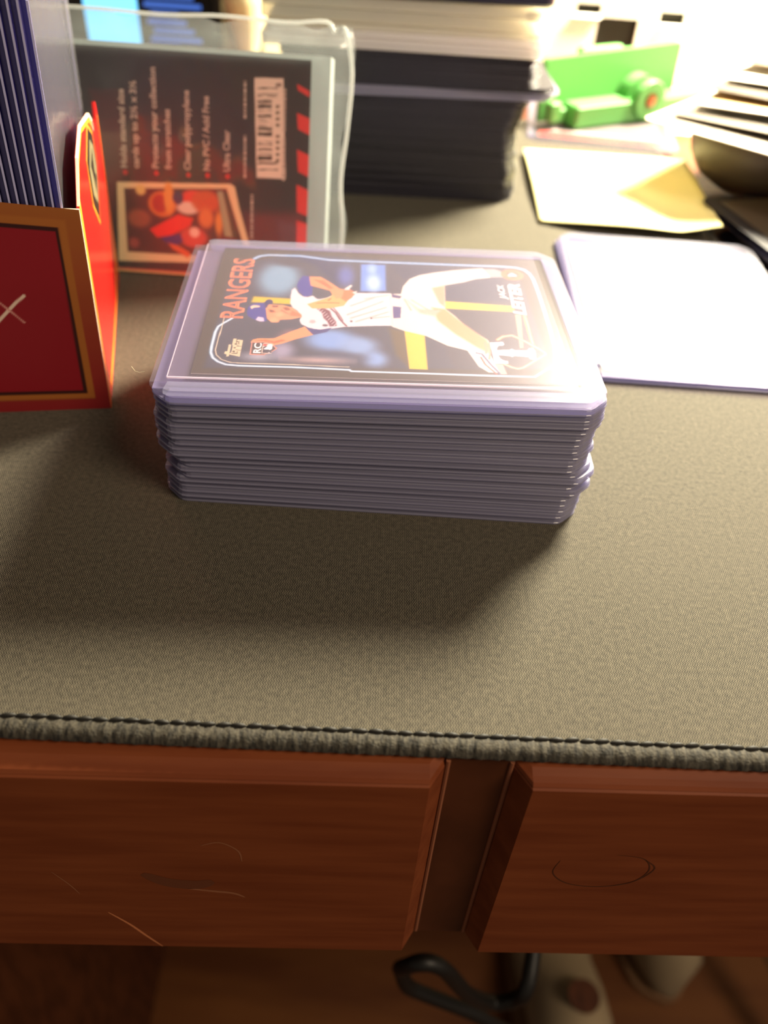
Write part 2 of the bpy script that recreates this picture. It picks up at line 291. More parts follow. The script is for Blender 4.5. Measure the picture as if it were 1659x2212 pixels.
('p',(250,248,240),0.08,[(68.79,17.12),(71.97,17.59),(72.2,16.59),(71.85,15.93),(70.76,15.81),(70.2,14.76),(70.13,13.78),(73.2,14.06),(73.73,14.61),(74.37,13.98),(77.42,14.06),(77.98,15.0),(78.88,15.23),(79.38,14.02),(79.03,10.4),(78.31,9.96),(77.55,10.31),(77.31,11.11),(74.09,11.44),(73.37,10.9),(72.81,11.33),(70.07,11.52),(70.45,9.92),(71.18,9.18),(72.06,9.02),(71.98,7.85),(68.83,7.78)]),
('e',(232,110,60),0.35,(79.39,53.37),3.17,3.24),
('e',(90,70,60),0.2,(79.39,53.37),1.6,1.76),
('p',(244,236,220),0.15,[(78.21,53.36),(79.28,54.56),(80.28,53.51),(80.61,52.5),(79.24,52.6),(78.14,52.38)]),
('p',(232,150,120),0.1,[(12.16,8.21),(12.08,14.03),(14.94,14.12),(16.35,13.33),(17.3,12.77),(18.28,11.33),(17.2,9.93),(16.94,9.06),(15.84,8.84),(15.41,8.28)]),
('p',(56,48,44),0.1,[(12.39,8.59),(12.34,13.61),(14.91,13.73),(16.24,13.04),(17.27,12.38),(17.88,11.26),(17.11,10.13),(16.85,9.26),(15.77,9.14),(15.33,8.58)]),
('p',(240,220,190),0.06,[(14.77,9.02),(14.79,13.44),(17.14,13.28),(17.04,9.05)]),
('p',(190,60,56),0.08,[(14.82,12.46),(14.87,13.14),(15.95,13.16),(15.48,12.11)]),
('p',(44,44,60),0.08,[(14.89,9.3),(14.88,11.86),(15.49,12.21),(16.99,12.6),(16.95,9.26)]),
('p',(250,246,236),0.08,[(15.11,11.06),(15.65,11.71),(16.01,12.67),(16.55,13.32),(16.99,12.6),(17.08,11.02),(16.65,10.56),(16.08,10.79),(15.29,10.75)]),
('e',(250,246,236),0.05,(16.48,9.49),0.19,0.2),
('p',(222,206,160),0.08,[(6.86,12.42),(7.44,12.38),(7.54,9.52),(7.58,7.26),(6.98,7.2),(6.95,8.09),(6.28,8.43),(6.34,9.31),(6.95,9.47)]),
('p',(222,206,160),0.08,[(7.79,8.92),(7.93,10.87),(7.69,13.15),(7.73,15.12),(8.43,15.17),(8.4,14.78),(10.05,14.56),(10.06,10.43),(9.94,7.29),(7.63,8.04),(7.47,8.54)]),
('p',(60,54,44),0.05,[(8.15,9.78),(8.63,9.74),(8.68,9.05),(8.1,9.19)]),
('p',(60,54,44),0.05,[(8.16,11.35),(8.74,11.31),(8.71,10.82),(8.22,10.85)]),
('p',(60,54,44),0.05,[(8.18,13.02),(8.86,12.97),(8.83,12.48),(8.24,12.52)]),
('p',(60,54,44),0.05,[(8.44,13.99),(9.22,13.93),(9.33,12.64),(9.13,12.66),(9.1,13.55),(8.51,13.59)]),
('p',(60,54,44),0.05,[(8.7,12.1),(10.06,11.81),(9.95,11.62),(8.78,11.8)]),
('p',(60,54,44),0.05,[(8.68,10.33),(10.04,10.14),(10.02,9.94),(8.76,10.13)]),
('p',(60,54,44),0.05,[(9.12,9.61),(9.31,9.6),(9.33,8.41),(7.96,8.51),(7.87,8.71),(9.16,8.82)]),
('p',(60,54,44),0.05,[(8.4,14.87),(8.6,14.86),(8.68,13.18),(8.48,13.2)])]
PACK_OPS=[
('p',(104,24,26),6,[(7.19,45.24),(16.45,48.35),(20.02,35.78),(15.25,26.26),(9.31,-1.08),(0.36,-1.68)]),
('p',(84,20,22),6,[(7.9,55.9),(16.76,53.98),(17.04,32.98),(9.9,32.53)]),
('p',(98,30,28),5,[(57.57,22.28),(78.43,23.63),(78.84,9.91),(57.59,8.5)]),
('l',(74,30,30),0.3,0.35,[(7.25,56.47),(12.26,48.08)]),
('l',(70,28,28),0.3,0.35,[(12.78,56.82),(6.66,47.73)]),
('l',(74,30,30),0.3,0.35,[(8.36,56.54),(13.38,48.15)]),
('l',(70,28,28),0.3,0.35,[(13.75,56.88),(7.64,47.8)]),
('l',(74,30,30),0.3,0.35,[(9.47,56.61),(14.49,48.22)]),
('l',(70,28,28),0.3,0.35,[(14.71,56.94),(8.62,47.86)]),
('l',(74,30,30),0.3,0.35,[(10.57,56.68),(15.61,48.29)]),
('l',(70,28,28),0.3,0.35,[(15.68,56.99),(9.6,47.92)]),
('l',(74,30,30),0.3,0.35,[(11.68,56.75),(16.73,48.36)]),
('l',(70,28,28),0.3,0.35,[(16.65,57.05),(10.58,47.98)]),
('l',(74,30,30),0.3,0.35,[(12.78,56.82),(17.85,48.43)]),
('l',(70,28,28),0.3,0.35,[(17.61,57.11),(11.56,48.04)]),
('l',(74,30,30),0.3,0.35,[(13.89,56.88),(18.96,48.5)]),
('l',(70,28,28),0.3,0.35,[(18.58,57.17),(12.54,48.1)]),
('l',(74,30,30),0.3,0.35,[(14.99,56.95),(20.08,48.57)]),
('l',(70,28,28),0.3,0.35,[(19.55,57.23),(13.52,48.16)]),
('l',(74,30,30),0.3,0.35,[(16.1,57.02),(21.2,48.64)]),
('l',(70,28,28),0.3,0.35,[(20.51,57.29),(14.49,48.22)]),
('p',(226,44,34),0.4,[(74.57,62.16),(78.73,60.28),(78.79,58.44),(74.96,60.35)]),
('p',(226,44,34),0.4,[(74.79,53.74),(79.12,52.26),(79.28,47.24),(75.26,48.88)]),
('p',(226,44,34),0.4,[(75.07,42.83),(79.47,41.18),(79.68,34.36),(75.59,36.07)]),
('p',(226,44,34),0.4,[(75.2,32.1),(79.66,30.4),(79.92,22.04),(75.56,23.44)]),
('p',(226,44,34),0.4,[(75.48,20.73),(80.0,19.66),(80.5,3.67),(75.92,3.36)]),
('p',(238,214,192),0.3,[(60.86,63.08),(70.3,63.45),(71.49,33.52),(61.78,33.35)]),
('p',(70,58,46),0.12,[(61.93,60.31),(68.48,60.72),(68.49,60.34),(61.93,59.94)]),
('p',(70,58,46),0.12,[(61.94,58.49),(68.51,58.9),(68.52,58.61),(61.94,58.2)]),
('p',(70,58,46),0.12,[(61.95,57.8),(68.52,58.21),(68.53,58.04),(61.95,57.63)]),
('p',(70,58,46),0.12,[(61.96,56.66),(66.66,56.96),(66.67,56.32),(61.96,56.03)]),
('p',(70,58,46),0.12,[(61.96,55.73),(66.68,56.03),(66.68,55.77),(61.97,55.48)]),
('p',(70,58,46),0.12,[(61.97,55.23),(66.68,55.52),(66.7,54.59),(61.98,54.29)]),
('p',(70,58,46),0.12,[(61.98,53.59),(66.71,53.89),(66.71,53.67),(61.98,53.38)]),
('p',(70,58,46),0.12,[(61.99,52.42),(66.72,52.72),(66.73,52.08),(62.0,51.78)]),
('p',(70,58,46),0.12,[(62.0,51.46),(66.74,51.75),(66.74,51.54),(62.0,51.24)]),
('p',(70,58,46),0.12,[(62.01,50.47),(66.75,50.77),(66.75,50.6),(62.01,50.3)]),
('p',(70,58,46),0.12,[(62.02,49.29),(66.77,49.59),(66.77,49.42),(62.02,49.12)]),
('p',(70,58,46),0.12,[(62.02,48.67),(66.78,48.97),(66.79,48.1),(62.03,47.8)]),
('p',(70,58,46),0.12,[(62.03,47.26),(66.8,47.56),(66.8,47.13),(62.03,46.83)]),
('p',(70,58,46),0.12,[(62.04,46.79),(66.8,47.09),(66.82,46.31),(62.04,46.01)]),
('p',(70,58,46),0.12,[(62.05,44.33),(66.84,44.63),(66.84,44.41),(62.06,44.11)]),
('p',(70,58,46),0.12,[(62.06,43.63),(66.85,43.93),(66.85,43.58),(62.06,43.28)]),
('p',(70,58,46),0.12,[(62.07,42.32),(66.87,42.62),(66.88,42.05),(62.08,41.75)]),
('p',(70,58,46),0.12,[(62.08,40.84),(66.89,41.15),(66.89,40.88),(62.08,40.58)]),
('p',(70,58,46),0.12,[(62.09,40.05),(66.9,40.36),(66.92,39.03),(62.1,38.72)]),
('p',(70,58,46),0.12,[(62.1,38.13),(68.86,38.56),(68.87,37.98),(62.11,37.55)]),
('p',(70,58,46),0.12,[(62.12,36.01),(68.89,36.44),(68.9,36.09),(62.12,35.66)]),
('p',(110,92,70),0.35,[(67.86,55.59),(69.16,55.59),(69.05,54.73),(67.92,54.71)]),
('p',(110,92,70),0.35,[(67.89,53.79),(69.19,53.79),(69.09,52.93),(67.95,52.9)]),
('p',(110,92,70),0.35,[(67.92,51.98),(69.22,51.97),(69.12,51.11),(67.98,51.08)]),
('p',(110,92,70),0.35,[(67.95,50.16),(69.25,50.15),(69.15,49.29),(68.01,49.26)]),
('p',(110,92,70),0.35,[(68.0,46.81),(69.31,46.81),(69.21,45.94),(68.06,45.91)]),
('p',(110,92,70),0.35,[(68.03,45.08),(69.34,45.07),(69.24,44.19),(68.09,44.16)]),
('p',(110,92,70),0.35,[(68.06,43.22),(69.38,43.22),(69.27,42.33),(68.12,42.3)]),
('p',(110,92,70),0.35,[(68.09,41.36),(69.41,41.35),(69.31,40.46),(68.15,40.44)]),
('p',(110,92,70),0.35,[(68.12,39.59),(69.44,39.59),(69.34,38.7),(68.18,38.67)]),
('p',(120,100,86),0.4,[(67.99,61.86),(69.63,61.96),(69.41,60.9),(67.54,61.2)]),
('p',(232,200,150),0.4,[(14.78,29.1),(53.05,30.87),(54.55,30.05),(56.06,23.47),(61.41,5.44),(14.04,3.58)]),
('p',(74,30,26),0.4,[(17.06,27.23),(51.74,29.27),(58.73,7.39),(17.33,6.78)]),
('e',(226,190,110),1.2,(22.68,26.99),1.74,1.62),
('e',(214,110,40),1.2,(29.91,23.0),4.82,4.11),
('e',(170,40,24),1.0,(29.05,23.15),2.63,2.87),
('e',(232,150,60),1.2,(32.16,25.18),1.74,4.91),
('e',(224,60,40),1.5,(40.41,24.9),4.37,3.27),
('e',(230,200,180),1.2,(38.61,22.34),3.95,2.05),
('e',(196,84,40),2,(44.76,24.77),4.79,3.67),
('e',(214,120,56),2,(44.68,19.45),2.64,3.31),
('e',(226,140,60),1.4,(49.04,18.08),1.32,4.16),
('e',(150,74,48),2,(21.84,17.96),3.97,2.91),
('e',(150,64,56),1.4,(19.71,9.9),1.77,1.7),
('e',(206,70,56),1.8,(40.16,12.92),4.88,3.37),
('e',(236,190,170),1,(40.64,14.63),1.76,1.68),
('e',(40,34,80),1,(35.21,25.38),1.74,2.04),
('p',(232,36,24),0.8,[(25.22,14.66),(35.06,20.06),(40.29,19.17),(39.36,16.62),(32.21,12.82),(27.77,12.11)]),
('p',(40,36,110),0.8,[(28.65,12.17),(35.77,13.89),(36.59,11.43),(32.98,9.08)]),
('p',(224,92,40),0.8,[(31.26,10.66),(34.78,10.05),(39.17,7.8),(38.24,6.04),(32.97,8.66)]),
('p',(150,158,120),0.4,[(48.49,28.25),(50.44,28.38),(53.86,13.82),(50.99,14.05)]),
('p',(40,66,44),0.3,[(50.87,28.2),(52.17,28.09),(55.4,13.93),(53.64,14.02)])]
# ------------------------------------------------------------------ materials
def knit():
    m = mat('knit_cloth', (40,36,30), 0.75, 0.22, sheen=0.05); nt = m.node_tree; N = nt.nodes.new; L = nt.links.new; b = nt.nodes['Principled BSDF']
    tc = N('ShaderNodeTexCoord'); sx = N('ShaderNodeSeparateXYZ'); L(tc.outputs['Object'], sx.inputs[0])
    def mth(op, a, c=None, v=None):
        n = N('ShaderNodeMath'); n.operation = op; L(a, n.inputs[0])
        if c is not None: L(c, n.inputs[1])
        elif v is not None: n.inputs[1].default_value = v
        return n.outputs[0]
    n = N('ShaderNodeTexNoise'); n.inputs['Scale'].default_value = 900; n.inputs['Detail'].default_value = 2; L(tc.outputs['Object'], n.inputs['Vector'])
    jit = mth('MULTIPLY', n.outputs['Fac'], v=2.2)
    xx = mth('MULTIPLY', sx.outputs['X'], v=2*math.pi/0.00052); yy = mth('MULTIPLY', sx.outputs['Y'], v=2*math.pi/0.00046)
    a = mth('SINE', mth('ADD', xx, mth('MULTIPLY', mth('SINE', mth('MULTIPLY', yy, v=0.5)), v=1.3))); c = mth('SINE', mth('ADD', yy, jit))
    s = mth('ADD', mth('MULTIPLY', a, c), mth('MULTIPLY', n.outputs['Fac'], v=0.9))
    rp = N('ShaderNodeMapRange'); rp.inputs['From Min'].default_value = 0.0; rp.inputs['From Max'].default_value = 1.35; L(s, rp.inputs['Value'])
    mx = N('ShaderNodeMix'); mx.data_type = 'RGBA'; mx.inputs['A'].default_value = lin((13,12,10)); mx.inputs['B'].default_value = lin((116,108,92)); L(rp.outputs['Result'], mx.inputs['Factor']); L(mx.outputs['Result'], b.inputs['Base Color'])
    bp = N('ShaderNodeBump'); bp.inputs['Strength'].default_value = 0.45; bp.inputs['Distance'].default_value = 0.00012; L(rp.outputs['Result'], bp.inputs['Height']); L(bp.outputs['Normal'], b.inputs['Normal']); return m
M = dict(
 knit=knit(), hem=mat('hem_thread', (24,22,19), 0.75, 0.3, sheen=0.05, noise=(1500, (72,67,57), (1, 0.3, 0.3)), bump=(1800, 0.8, 0.25)),
 stitch=mat('stitch_thread', (28,26,22), 0.6, 0.5), rubber=mat('mat_rubber', (18,17,16), 0.9, 0.2),
 wood=mat('cherry_wood', (122,62,32), 0.55, 0.25, noise=(22, (106,50,24), (1.0, 9, 9)), bump=(300, 0.06, 0.2)),
 wood_top=mat('cherry_wood_worn', (156,92,50), 0.5, 0.4, noise=(26, (88,38,16), (1.0, 9, 9)), bump=(220, 0.15, 0.2)),
 wood_dark=mat('cherry_wood_stile', (84,44,24), 0.45, 0.35, noise=(16, (62,30,15), (3, 8, 2)), bump=(160, 0.1, 0.2)),
 scratch=mat('scratched_wood', (196,120,76), 0.6), stain=mat('darkened_wood', (96,50,27), 0.55), ring=mat('ring_mark', (70,36,18), 0.5), scuff=mat('pale_scuff', (138,84,54), 0.6),
 floor=mat('floor_boards', (104,62,28), 0.5, 0.3, noise=(4, (80,42,18), (1, 6, 1))), wall=mat('cream_wall', (236,224,190), 0.9, 0.2),
 vclear=film('clear_vinyl', (246,244,250), 0.97, 0.15, (206,200,222), (60, 0.10, 0.5), 1.5),
 vrim=film('lavender_vinyl_rim', (236,234,242), 0.80, 0.16, (184,184,212), (90, 0.25, 0.4), 1.5),
 vmilk=film('stacked_vinyl', (206,204,228), 0.45, 0.16, (190,188,214), (120, 0.35, 0.5), 1.5),
 vback=film('shaded_vinyl', (150,148,170), 0.45, 0.2, (70,66,78), (120, 0.3, 0.5), 1.5),  # darker copy of the stacked vinyl, back stack's shadow put into its colour
 vblue=film('upright_vinyl', (232,230,244), 0.97, 0.16, (92,88,150), (120, 0.3, 0.5), 1.5),
 vedge=film('upright_vinyl_edge', (120,116,190), 0.25, 0.25, (76,72,126), (120, 0.3, 0.5), 1.5),
 sleeve=film('sleeve_film', (248,246,248), 0.955, 0.28, (214,206,214), None, 1.4), sleeve_edge=film('sleeve_edge', (240,240,240), 0.3, 0.3, (240,232,236)),
 bag=film('bag_film', (244,246,246), 0.90, 0.10, (228,232,232), (38, 1.0, 3.0), 1.5), bagseam=film('bag_seam', (225,228,230), 0.55, 0.12, (216,218,216), (60, 0.9, 2.0), 1.5),
 print=print_mat('printed_gloss', 0.4, 0.3), printm=print_mat('printed_board', 0.45, 0.4), cardstock=mat('card_stock', (214,206,188), 0.8),
 dark=mat('black_border_ink', (46,40,32), 0.4), white=mat('white_card', (250,248,240), 0.6), ink=mat('ivory_ink', (250,246,232), 0.5), orange=mat('orange_ink', (255,146,96), 0.45), brown=mat('brown_ink', (70,52,42), 0.5),
 greytext=mat('grey_ink', (188,166,148), 0.6), reddot=mat('red_ink', (200,36,32), 0.6),
 gold=mat('gold_ink', (232,150,48), 0.35, 0.5, noise=(25, (214,112,36), (1,1,1))), red=mat('red_gloss_board', (206,28,24), 0.22, 0.6), redgold=mat('orange_red_edge', (236,84,30), 0.3), emb=mat('black_emblem_ink', (30,28,24), 0.3), embg=mat('olive_emblem_ink', (120,112,84), 0.35), board=mat('raw_board_edge', (226,206,180), 0.8), boardin=mat('board_inside', (190,170,150), 0.8),
 green=mat('green_plastic', (84,146,74), 0.5, 0.4, bump=(300, 0.1, 0.2)), screwm=mat('copper_screw', (150,96,60), 0.35, metal=0.7),
 note=mat('yellow_paper', (250,240,178), 0.85, 0.2), noteink=mat('pencil_grey', (130,124,90), 0.8),
 bowl=mat('brown_ceramic', (62,52,40), 0.5, 0.5), navy=mat('navy_plastic', (30,28,52), 0.4), acrylic=film('clear_acrylic', (252,250,246), 0.45, 0.06, (255,252,240), None, 1.5),
 acrylic2=film('frosted_acrylic', (250,248,250), 0.25, 0.10, (255,252,252), None, 1.5),
 black=mat('black_plastic', (18,17,16), 0.4), screen=mat('lit_screen', (20,40,60), 0.2, emit=(120,205,255), estr=1.6), screen2=mat('lit_text', (20,30,60), 0.2, emit=(70,110,200), estr=0.9), cream=mat('cream_plastic', (226,216,170), 0.6), whitebox=mat('white_board', (250,246,232), 0.7), cavity=mat('cavity_shade', (40,38,30), 0.9),
 tan=mat('tan_paper', (214,170,110), 0.8), cable=mat('black_cable', (16,13,10), 0.5), shoe=mat('pale_canvas', (150,132,104), 0.9), rail=mat('worn_rail', (120,86,56), 0.7), darkcard=mat('dark_card', (80,70,60), 0.4), redcard=mat('red_ink_band', (206,44,32), 0.5), greycard=mat('grey_card', (120,108,94), 0.5), palecard=mat('pale_card', (240,228,206), 0.5), fibre=mat('lint', (210,200,170), 0.8))
DEG = math.radians
# ------------------------------------------------------------------ the room
def struct(name, me, loc=(0,0,0), rot=(0,0,0)):
    o = ob(name, me, None, loc, rot); o['kind'] = 'structure'; return o
struct('wall_back', G().box(-1200, 1200, 0, 20, -720, 1500).me('wall_back', M['wall']), (0, 860, 0))
struct('floor', G().box(-1200, 1200, -1500, 860, -20, 0).me('floor', M['floor']), (0, 0, -720))
# ------------------------------------------------------------------ desk
DY = DEG(2.7)
desk = thing('desk', 'reddish brown cherry wood desk with a flat drawer front under the black mat', 'desk', (0, 77.9, 0), (0, 0, DY))
XL, XR, GA, GB, DP = -520, 520, 15.7, 28.2, 5.0
pr = [(14,-3.3),(6,-3.3),(3.8,-3.45),(2.2,-4.0),(1.0,-4.3),(0.4,-5.0),(0.45,-5.25),(0,-5.6),(0,-86.5),(0.6,-87.3),(14,-87.3)]
def panel(x0, x1, xs): return [[(x0,y,z) for y,z in pr],[(x1,y,z) for y,z in pr],[(xs,y+DP+0.2 if y<14 else y+1.2,z) for y,z in pr]]
ob('drawer_front', G().loft(panel(XL, GA-3.6, GA-0.15)).me('drawer_front', M['wood']), desk)
ob('drawer_front', G().loft(panel(XR, GB+3.4, GB+0.15)).me('drawer_front', M['wood']), desk)
ob('stile', G().box(GA-0.1, GB+0.1, DP, DP+9, -86.8, -3.4).me('stile', M['wood_dark']), desk)
for x in (GA+0.1, GB-0.1): ob('highlight_bead', G().tube([(x, DP-0.1, -3.8), (x, DP-0.1, -86)], 0.48).me('highlight_bead', mat('highlight_bead_wood', (138,84,58), .5)), desk)  # stile edge ridges, coloured paler to paint the highlight along them
ob('desktop', G().box(XL, XR, 15.4, 780, -24, -3.2).me('desktop', M['wood_top']), desk)
ob('side_panel', G().box(XL, -172, 22, 700, -716, -88).me('side_panel', M['wood_dark']), desk)
def mark(name, pts, r, m, parent):   # flat mark lying on the drawer face
    P = smooth_path([(x, 0, z) for x, z in pts], 6); g = G(); n = len(P); V = []
    for i, p in enumerate(P):
        t = (P[min(i+1,n-1)]-P[max(i-1,0)]).normalized(); k = r*math.sin(math.pi*min(max((i+0.6)/(n+0.2),0),1))**0.5
        V += [(p.x-t.z*k, -0.06, p.z+t.x*k), (p.x+t.z*k, -0.06, p.z-t.x*k)]
    g.add(V, [(2*i, 2*i+1, 2*i+3, 2*i+2) for i in range(n-1)]); return ob(name, g.me(name, m), parent)
mark('scratch', [(-58,-66),(-54,-73),(-51,-80),(-48,-86.5)], 0.35, M['scratch'], desk)
mark('scratch', [(-66.5,-45),(-64,-51),(-62.6,-56)], 0.18, M['scuff'], desk)
mark('scratch', [(-38,-52),(-33,-53),(-28,-54),(-25.5,-56)], 0.5, M['scuff'], desk)
mark('scratch', [(-33,-31),(-29,-29.5),(-25.5,-33),(-25,-38)], 0.22, M['scuff'], desk)
mark('stain', [(-47,-45),(-42,-49),(-36,-50),(-32,-48)], 2.2, M['stain'], desk)
mark('ring_mark', [(42.5,-34),(42,-40),(46,-45),(53,-46.5),(60,-44),(62.5,-38),(60,-32.5),(54,-31)], 0.16, M['ring'], desk)
mark('ring_mark', [(60.5,-33),(63.5,-37),(61,-43),(56,-46)], 0.16, M['ring'], desk)
# ------------------------------------------------------------------ desk mat
MY = DEG(1.6)
mt = thing('desk_mat', 'black knitted cloth desk mat with a stitched and rolled front hem', 'desk mat', (137, 84.5, 0), (0, 0, MY))
ob('cloth', G().box(-620, -5.6, 5.4, 384, -0.7, 0).me('cloth', M['knit']), mt)
ob('backing', G().box(-620, -5.7, 5.6, 384, -3.05, -0.75).me('backing', M['rubber']), mt)
hp = [(5.4,-0.05),(4.7,0.22),(3.9,0.32),(3.0,0.16),(2.2,-0.25),(1.6,-0.85),(1.5,-1.4),(1.9,-2.2),(2.8,-2.9),(5.4,-3.0)]
def hem(L0, L1, along):
    rings = []; x = L0; r = random.Random(3); ph = 0
    while x < L1:
        j = 0.10*math.sin(ph)+r.uniform(-.10,.10); k = 1+j*0.35; ph += 0.9
        rings.append([((x, 5.4-(5.4-y)*k, z+(j*0.5 if 0 < i < 8 else 0)) if along else (-(5.4-(5.4-y)*k), x, z+(j*0.5 if 0 < i < 8 else 0))) for i, (y, z) in enumerate(hp)]); x += 0.42
    return G().loft(rings)
ob('hem', hem(-260, -0.1, True).me('hem', M['hem'], True), mt)
ob('hem', hem(5.5, 384, False).me('hem', M['hem'], True), mt)
sm = G().tube([(-1.45,-.35,-.1),(-1.0,-.22,.16),(0,0,.30),(.9,.16,.2),(1.5,.3,-.05)], [.12,.36,.48,.38,.14], 7).me('stitch', M['stitch'], True)
for i in range(88): ob('stitch', sm, mt, (-6-i*2.88+random.uniform(-.12,.12), 5.45+random.uniform(-.1,.1), 0.02), (0, 0, DEG(random.uniform(-14,-2))))
# ------------------------------------------------------------------ rigid card holders (3 x 4 inch)
HW, HD, HT, PIT = 101.6, 76.2, 1.69, 1.733
def ring_at(ins, z, w=HW, d=HD): return [(x, y, z) for x, y in octa(w, d, 4.6, ins)]
def holder_meshes(tag, mb, mr, mtp):
    base = G().loft([ring_at(.12,0), ring_at(0,.1), ring_at(0,.42), ring_at(.14,.55)]).me('base_sheet', mb)
    # raised welded band on three sides (open at -x)
    out0, out1, out2 = octa(HW,HD,4.6,.12), octa(HW,HD,4.6,.16), octa(HW,HD,4.6,.42); inn = []
    xi, yi = HW/2-4.3, HD/2-4.0
    k0 = [i for i, q in enumerate(out0) if q[0] > -HW/2+3.5]      # skip the open end
    # order points front-left -> front-right -> back-right -> back-left
    seq = k0; cutx = -HW/2+4.4
    def clampi(q): return (max(min(q[0], xi), -HW/2+4.4), max(min(q[1], yi), -yi))
    R = []
    for i in seq:
        a, b, c = out0[i], out1[i], out2[i]; n = clampi(c); R.append([(a[0],a[1],.57),(b[0],b[1],1.35),(c[0],c[1],HT),(n[0],n[1],HT),(n[0],n[1],.57)])
    rim = G().loft(R).me('rim', mr)
    t = [(-HW/2+.5,-yi+.05),(xi-.05,-yi+.05),(xi-.05,yi-.05),(-HW/2+.5,yi-.05)]
    top = G().prism(t, 1.36, 1.62).me('top_sheet', mtp); return base, rim, top
def holder(name, label, ms, loc=(0,0,0), rot=(0,0,0), group=None, cat='card holder'):
    t = thing(name, label, cat, loc, rot, group)
    for n, m in zip(('base_sheet','rim','top_sheet'), ms): ob(n, m, t)
    return t
MS = holder_meshes('s', M['vmilk'], M['vmilk'], M['vmilk']); MT = holder_meshes('t', M['vclear'], M['vrim'], M['vclear'])
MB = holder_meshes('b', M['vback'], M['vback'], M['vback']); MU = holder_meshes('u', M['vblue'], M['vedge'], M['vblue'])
ORD = 'zeroth first second third fourth fifth sixth seventh eighth ninth tenth eleventh twelfth thirteenth fourteenth fifteenth sixteenth seventeenth eighteenth nineteenth twentieth twenty-first twenty-second twenty-third twenty-fourth twenty-fifth twenty-sixth twenty-seventh twenty-eighth twenty-ninth thirtieth thirty-first thirty-second thirty-third'.split()
NS = 20; TOPZ = 34.66-HT
for i in range(NS):                      # 0 = bottom
    z = 0.03+i*PIT; f = i/(NS-1); top = i == NS-1
    x = -3.6*(1-f)+-4.75*f; y = 185.4*(1-f)+184.27*f; yaw = 0.6*(1-f)+4.0*f
    if not top and i > 14: x += .45+random.uniform(-.25,.25); y += random.uniform(-.2,.2)
    elif not top: x += random.uniform(-.55,.55)+(1.6 if 5 <= i <= 8 else 0)*(1 if i % 2 else .4); y += random.uniform(-.2,.2); yaw += random.uniform(-.25,.25)
    if top: z = TOPZ+0.02
    lab = 'clear card holder on top of the front stack, around the baseball card' if top else ('clear lavender card holder at the very bottom of the front stack' if i == 0 else 'clear lavender card holder in the front stack, %s from the top' % ORD[NS-i])
    holder('card_holder', lab, MT if top else MS, (x, y, z), (0, 0, DEG(yaw)), 'card holders in the front stack')
# card in its soft sleeve inside the top holder
C0 = Vector((-4.755, 184.27, 0)); CYAW = 0.0701
def inhold(u, v, z): c, s = math.cos(CYAW), math.sin(CYAW); return (C0.x+u*c-v*s, C0.y+u*s+v*c, z)
sl = thing('soft_sleeve', 'thin see-through film sleeve around the baseball card in the top holder', 'card sleeve', inhold(-47.1, -31.6, TOPZ+.60), (0, 0, CYAW))
ob('back_film', G().box(0, 91.6, 0, 67.4, 0, .05).me('back_film', M['sleeve']), sl)
ob('front_film', G().box(0, 91.6, 0, 67.4, .58, .62).me('front_film', M['sleeve']), sl)
ob('edge_weld', G().box(-.02, .16, 0, 67.4, .5, .7).box(0, 91.6, -.05, .2, .3, .72).me('edge_weld', M['sleeve_edge']), sl)
cdm = thing('baseball_card', 'dark bordered baseball card of a pitcher in white and blue, top of front stack', 'trading card', inhold(-42.2, -29.4, TOPZ+.70), (0, 0, CYAW))
ob('card_stock', G().box(0, 88.9, 0, 63.5, 0, .28).me('card_stock', M['cardstock']), cdm)
img = paint(88.9, 63.5, 0.19, (66,58,44), CARD_OPS)
ob('printed_face', print_mesh('printed_face', 88.9, 63.5, 0.19, img, M['print'], lambda X, Y: np.stack([X, Y, np.full_like(X, .30)], 1)), cdm)
ZL = .32
text('lettering', 'RANGERS', M['orange'], cdm, (8.8, 24.7, ZL), (0,1,0), (-1,0,0), 32.4, 5.7, 0.012, lift=.0)
text('lettering', 'RANGERS', M['brown'], cdm, (8.6, 25.0, ZL), (0,1,0), (-1,0,0), 31.8, 5.3, -0.034, lift=.025)
text('lettering', 'LEITER', M['ink'], cdm, (79.8, 31.2, ZL), (.035,1,0), (-1,.0,0), 16.8, 3.2, 0.035, shear=0.2, lift=.02)
text('lettering', 'JACK', M['ink'], cdm, (75.9, 39.2, ZL), (0,1,0), (-1,0,0), 8.0, 1.75, 0.012, shear=0.2, lift=.02)
text('lettering', 'RC', M['ink'], cdm, (14.5, 9.0, ZL), (0,1,0), (-1,0,0), 4.4, 1.7, 0.03, lift=.02)
lt = thing('lint_hair', 'tiny pale lint hair stuck at the left front corner of the front stack', 'lint')
ob('hair', G().tube([(-58.2,153,33.9),(-57.2,152,33.4),(-56.3,151.9,33.2),(-55.2,152.2,33.3)], .05, 5).me('hair', M['fibre']), lt)
# ------------------------------------------------------------------ red and gold box with upright holders
FRc = Vector((-77.5, 183.0)); fd = Vector((math.cos(DEG(10.6)), math.sin(DEG(10.6)))); sdv = (Vector((-97.2, 259.5))-FRc).normalized()
bx = thing('card_box', 'open red and gold cardboard box at the left, full of upright card holders', 'box', (FRc.x, FRc.y, 0))
BD = 78.5; WL = 100.0
def fp(a, b, off=0):     # front face: a = 0 left .. 100 right edge, b height
    s = a-WL; nx = Vector((fd.y, -fd.x)); zt = 55.7+min(-s, 30)*0.11; l = 2.2*b/56
    return (fd.x*(s+l)+nx.x*off, fd.y*(s+l)+nx.y*off, b*zt/56)
def sp(u, z, off=0):     # side face: u depth, z height
    l = 2.2*z/56; n = Vector((sdv.y, -sdv.x)); return (sdv.x*u+fd.x*l+n.x*off, sdv.y*u+fd.y*l+n.y*off, z)
def slab(name, f, pts, t0, t1, m, parent): return ob(name, G().loft([[f(a, b, t0) for a, b in pts], [f(a, b, t1) for a, b in pts]]).me(name, m), parent)
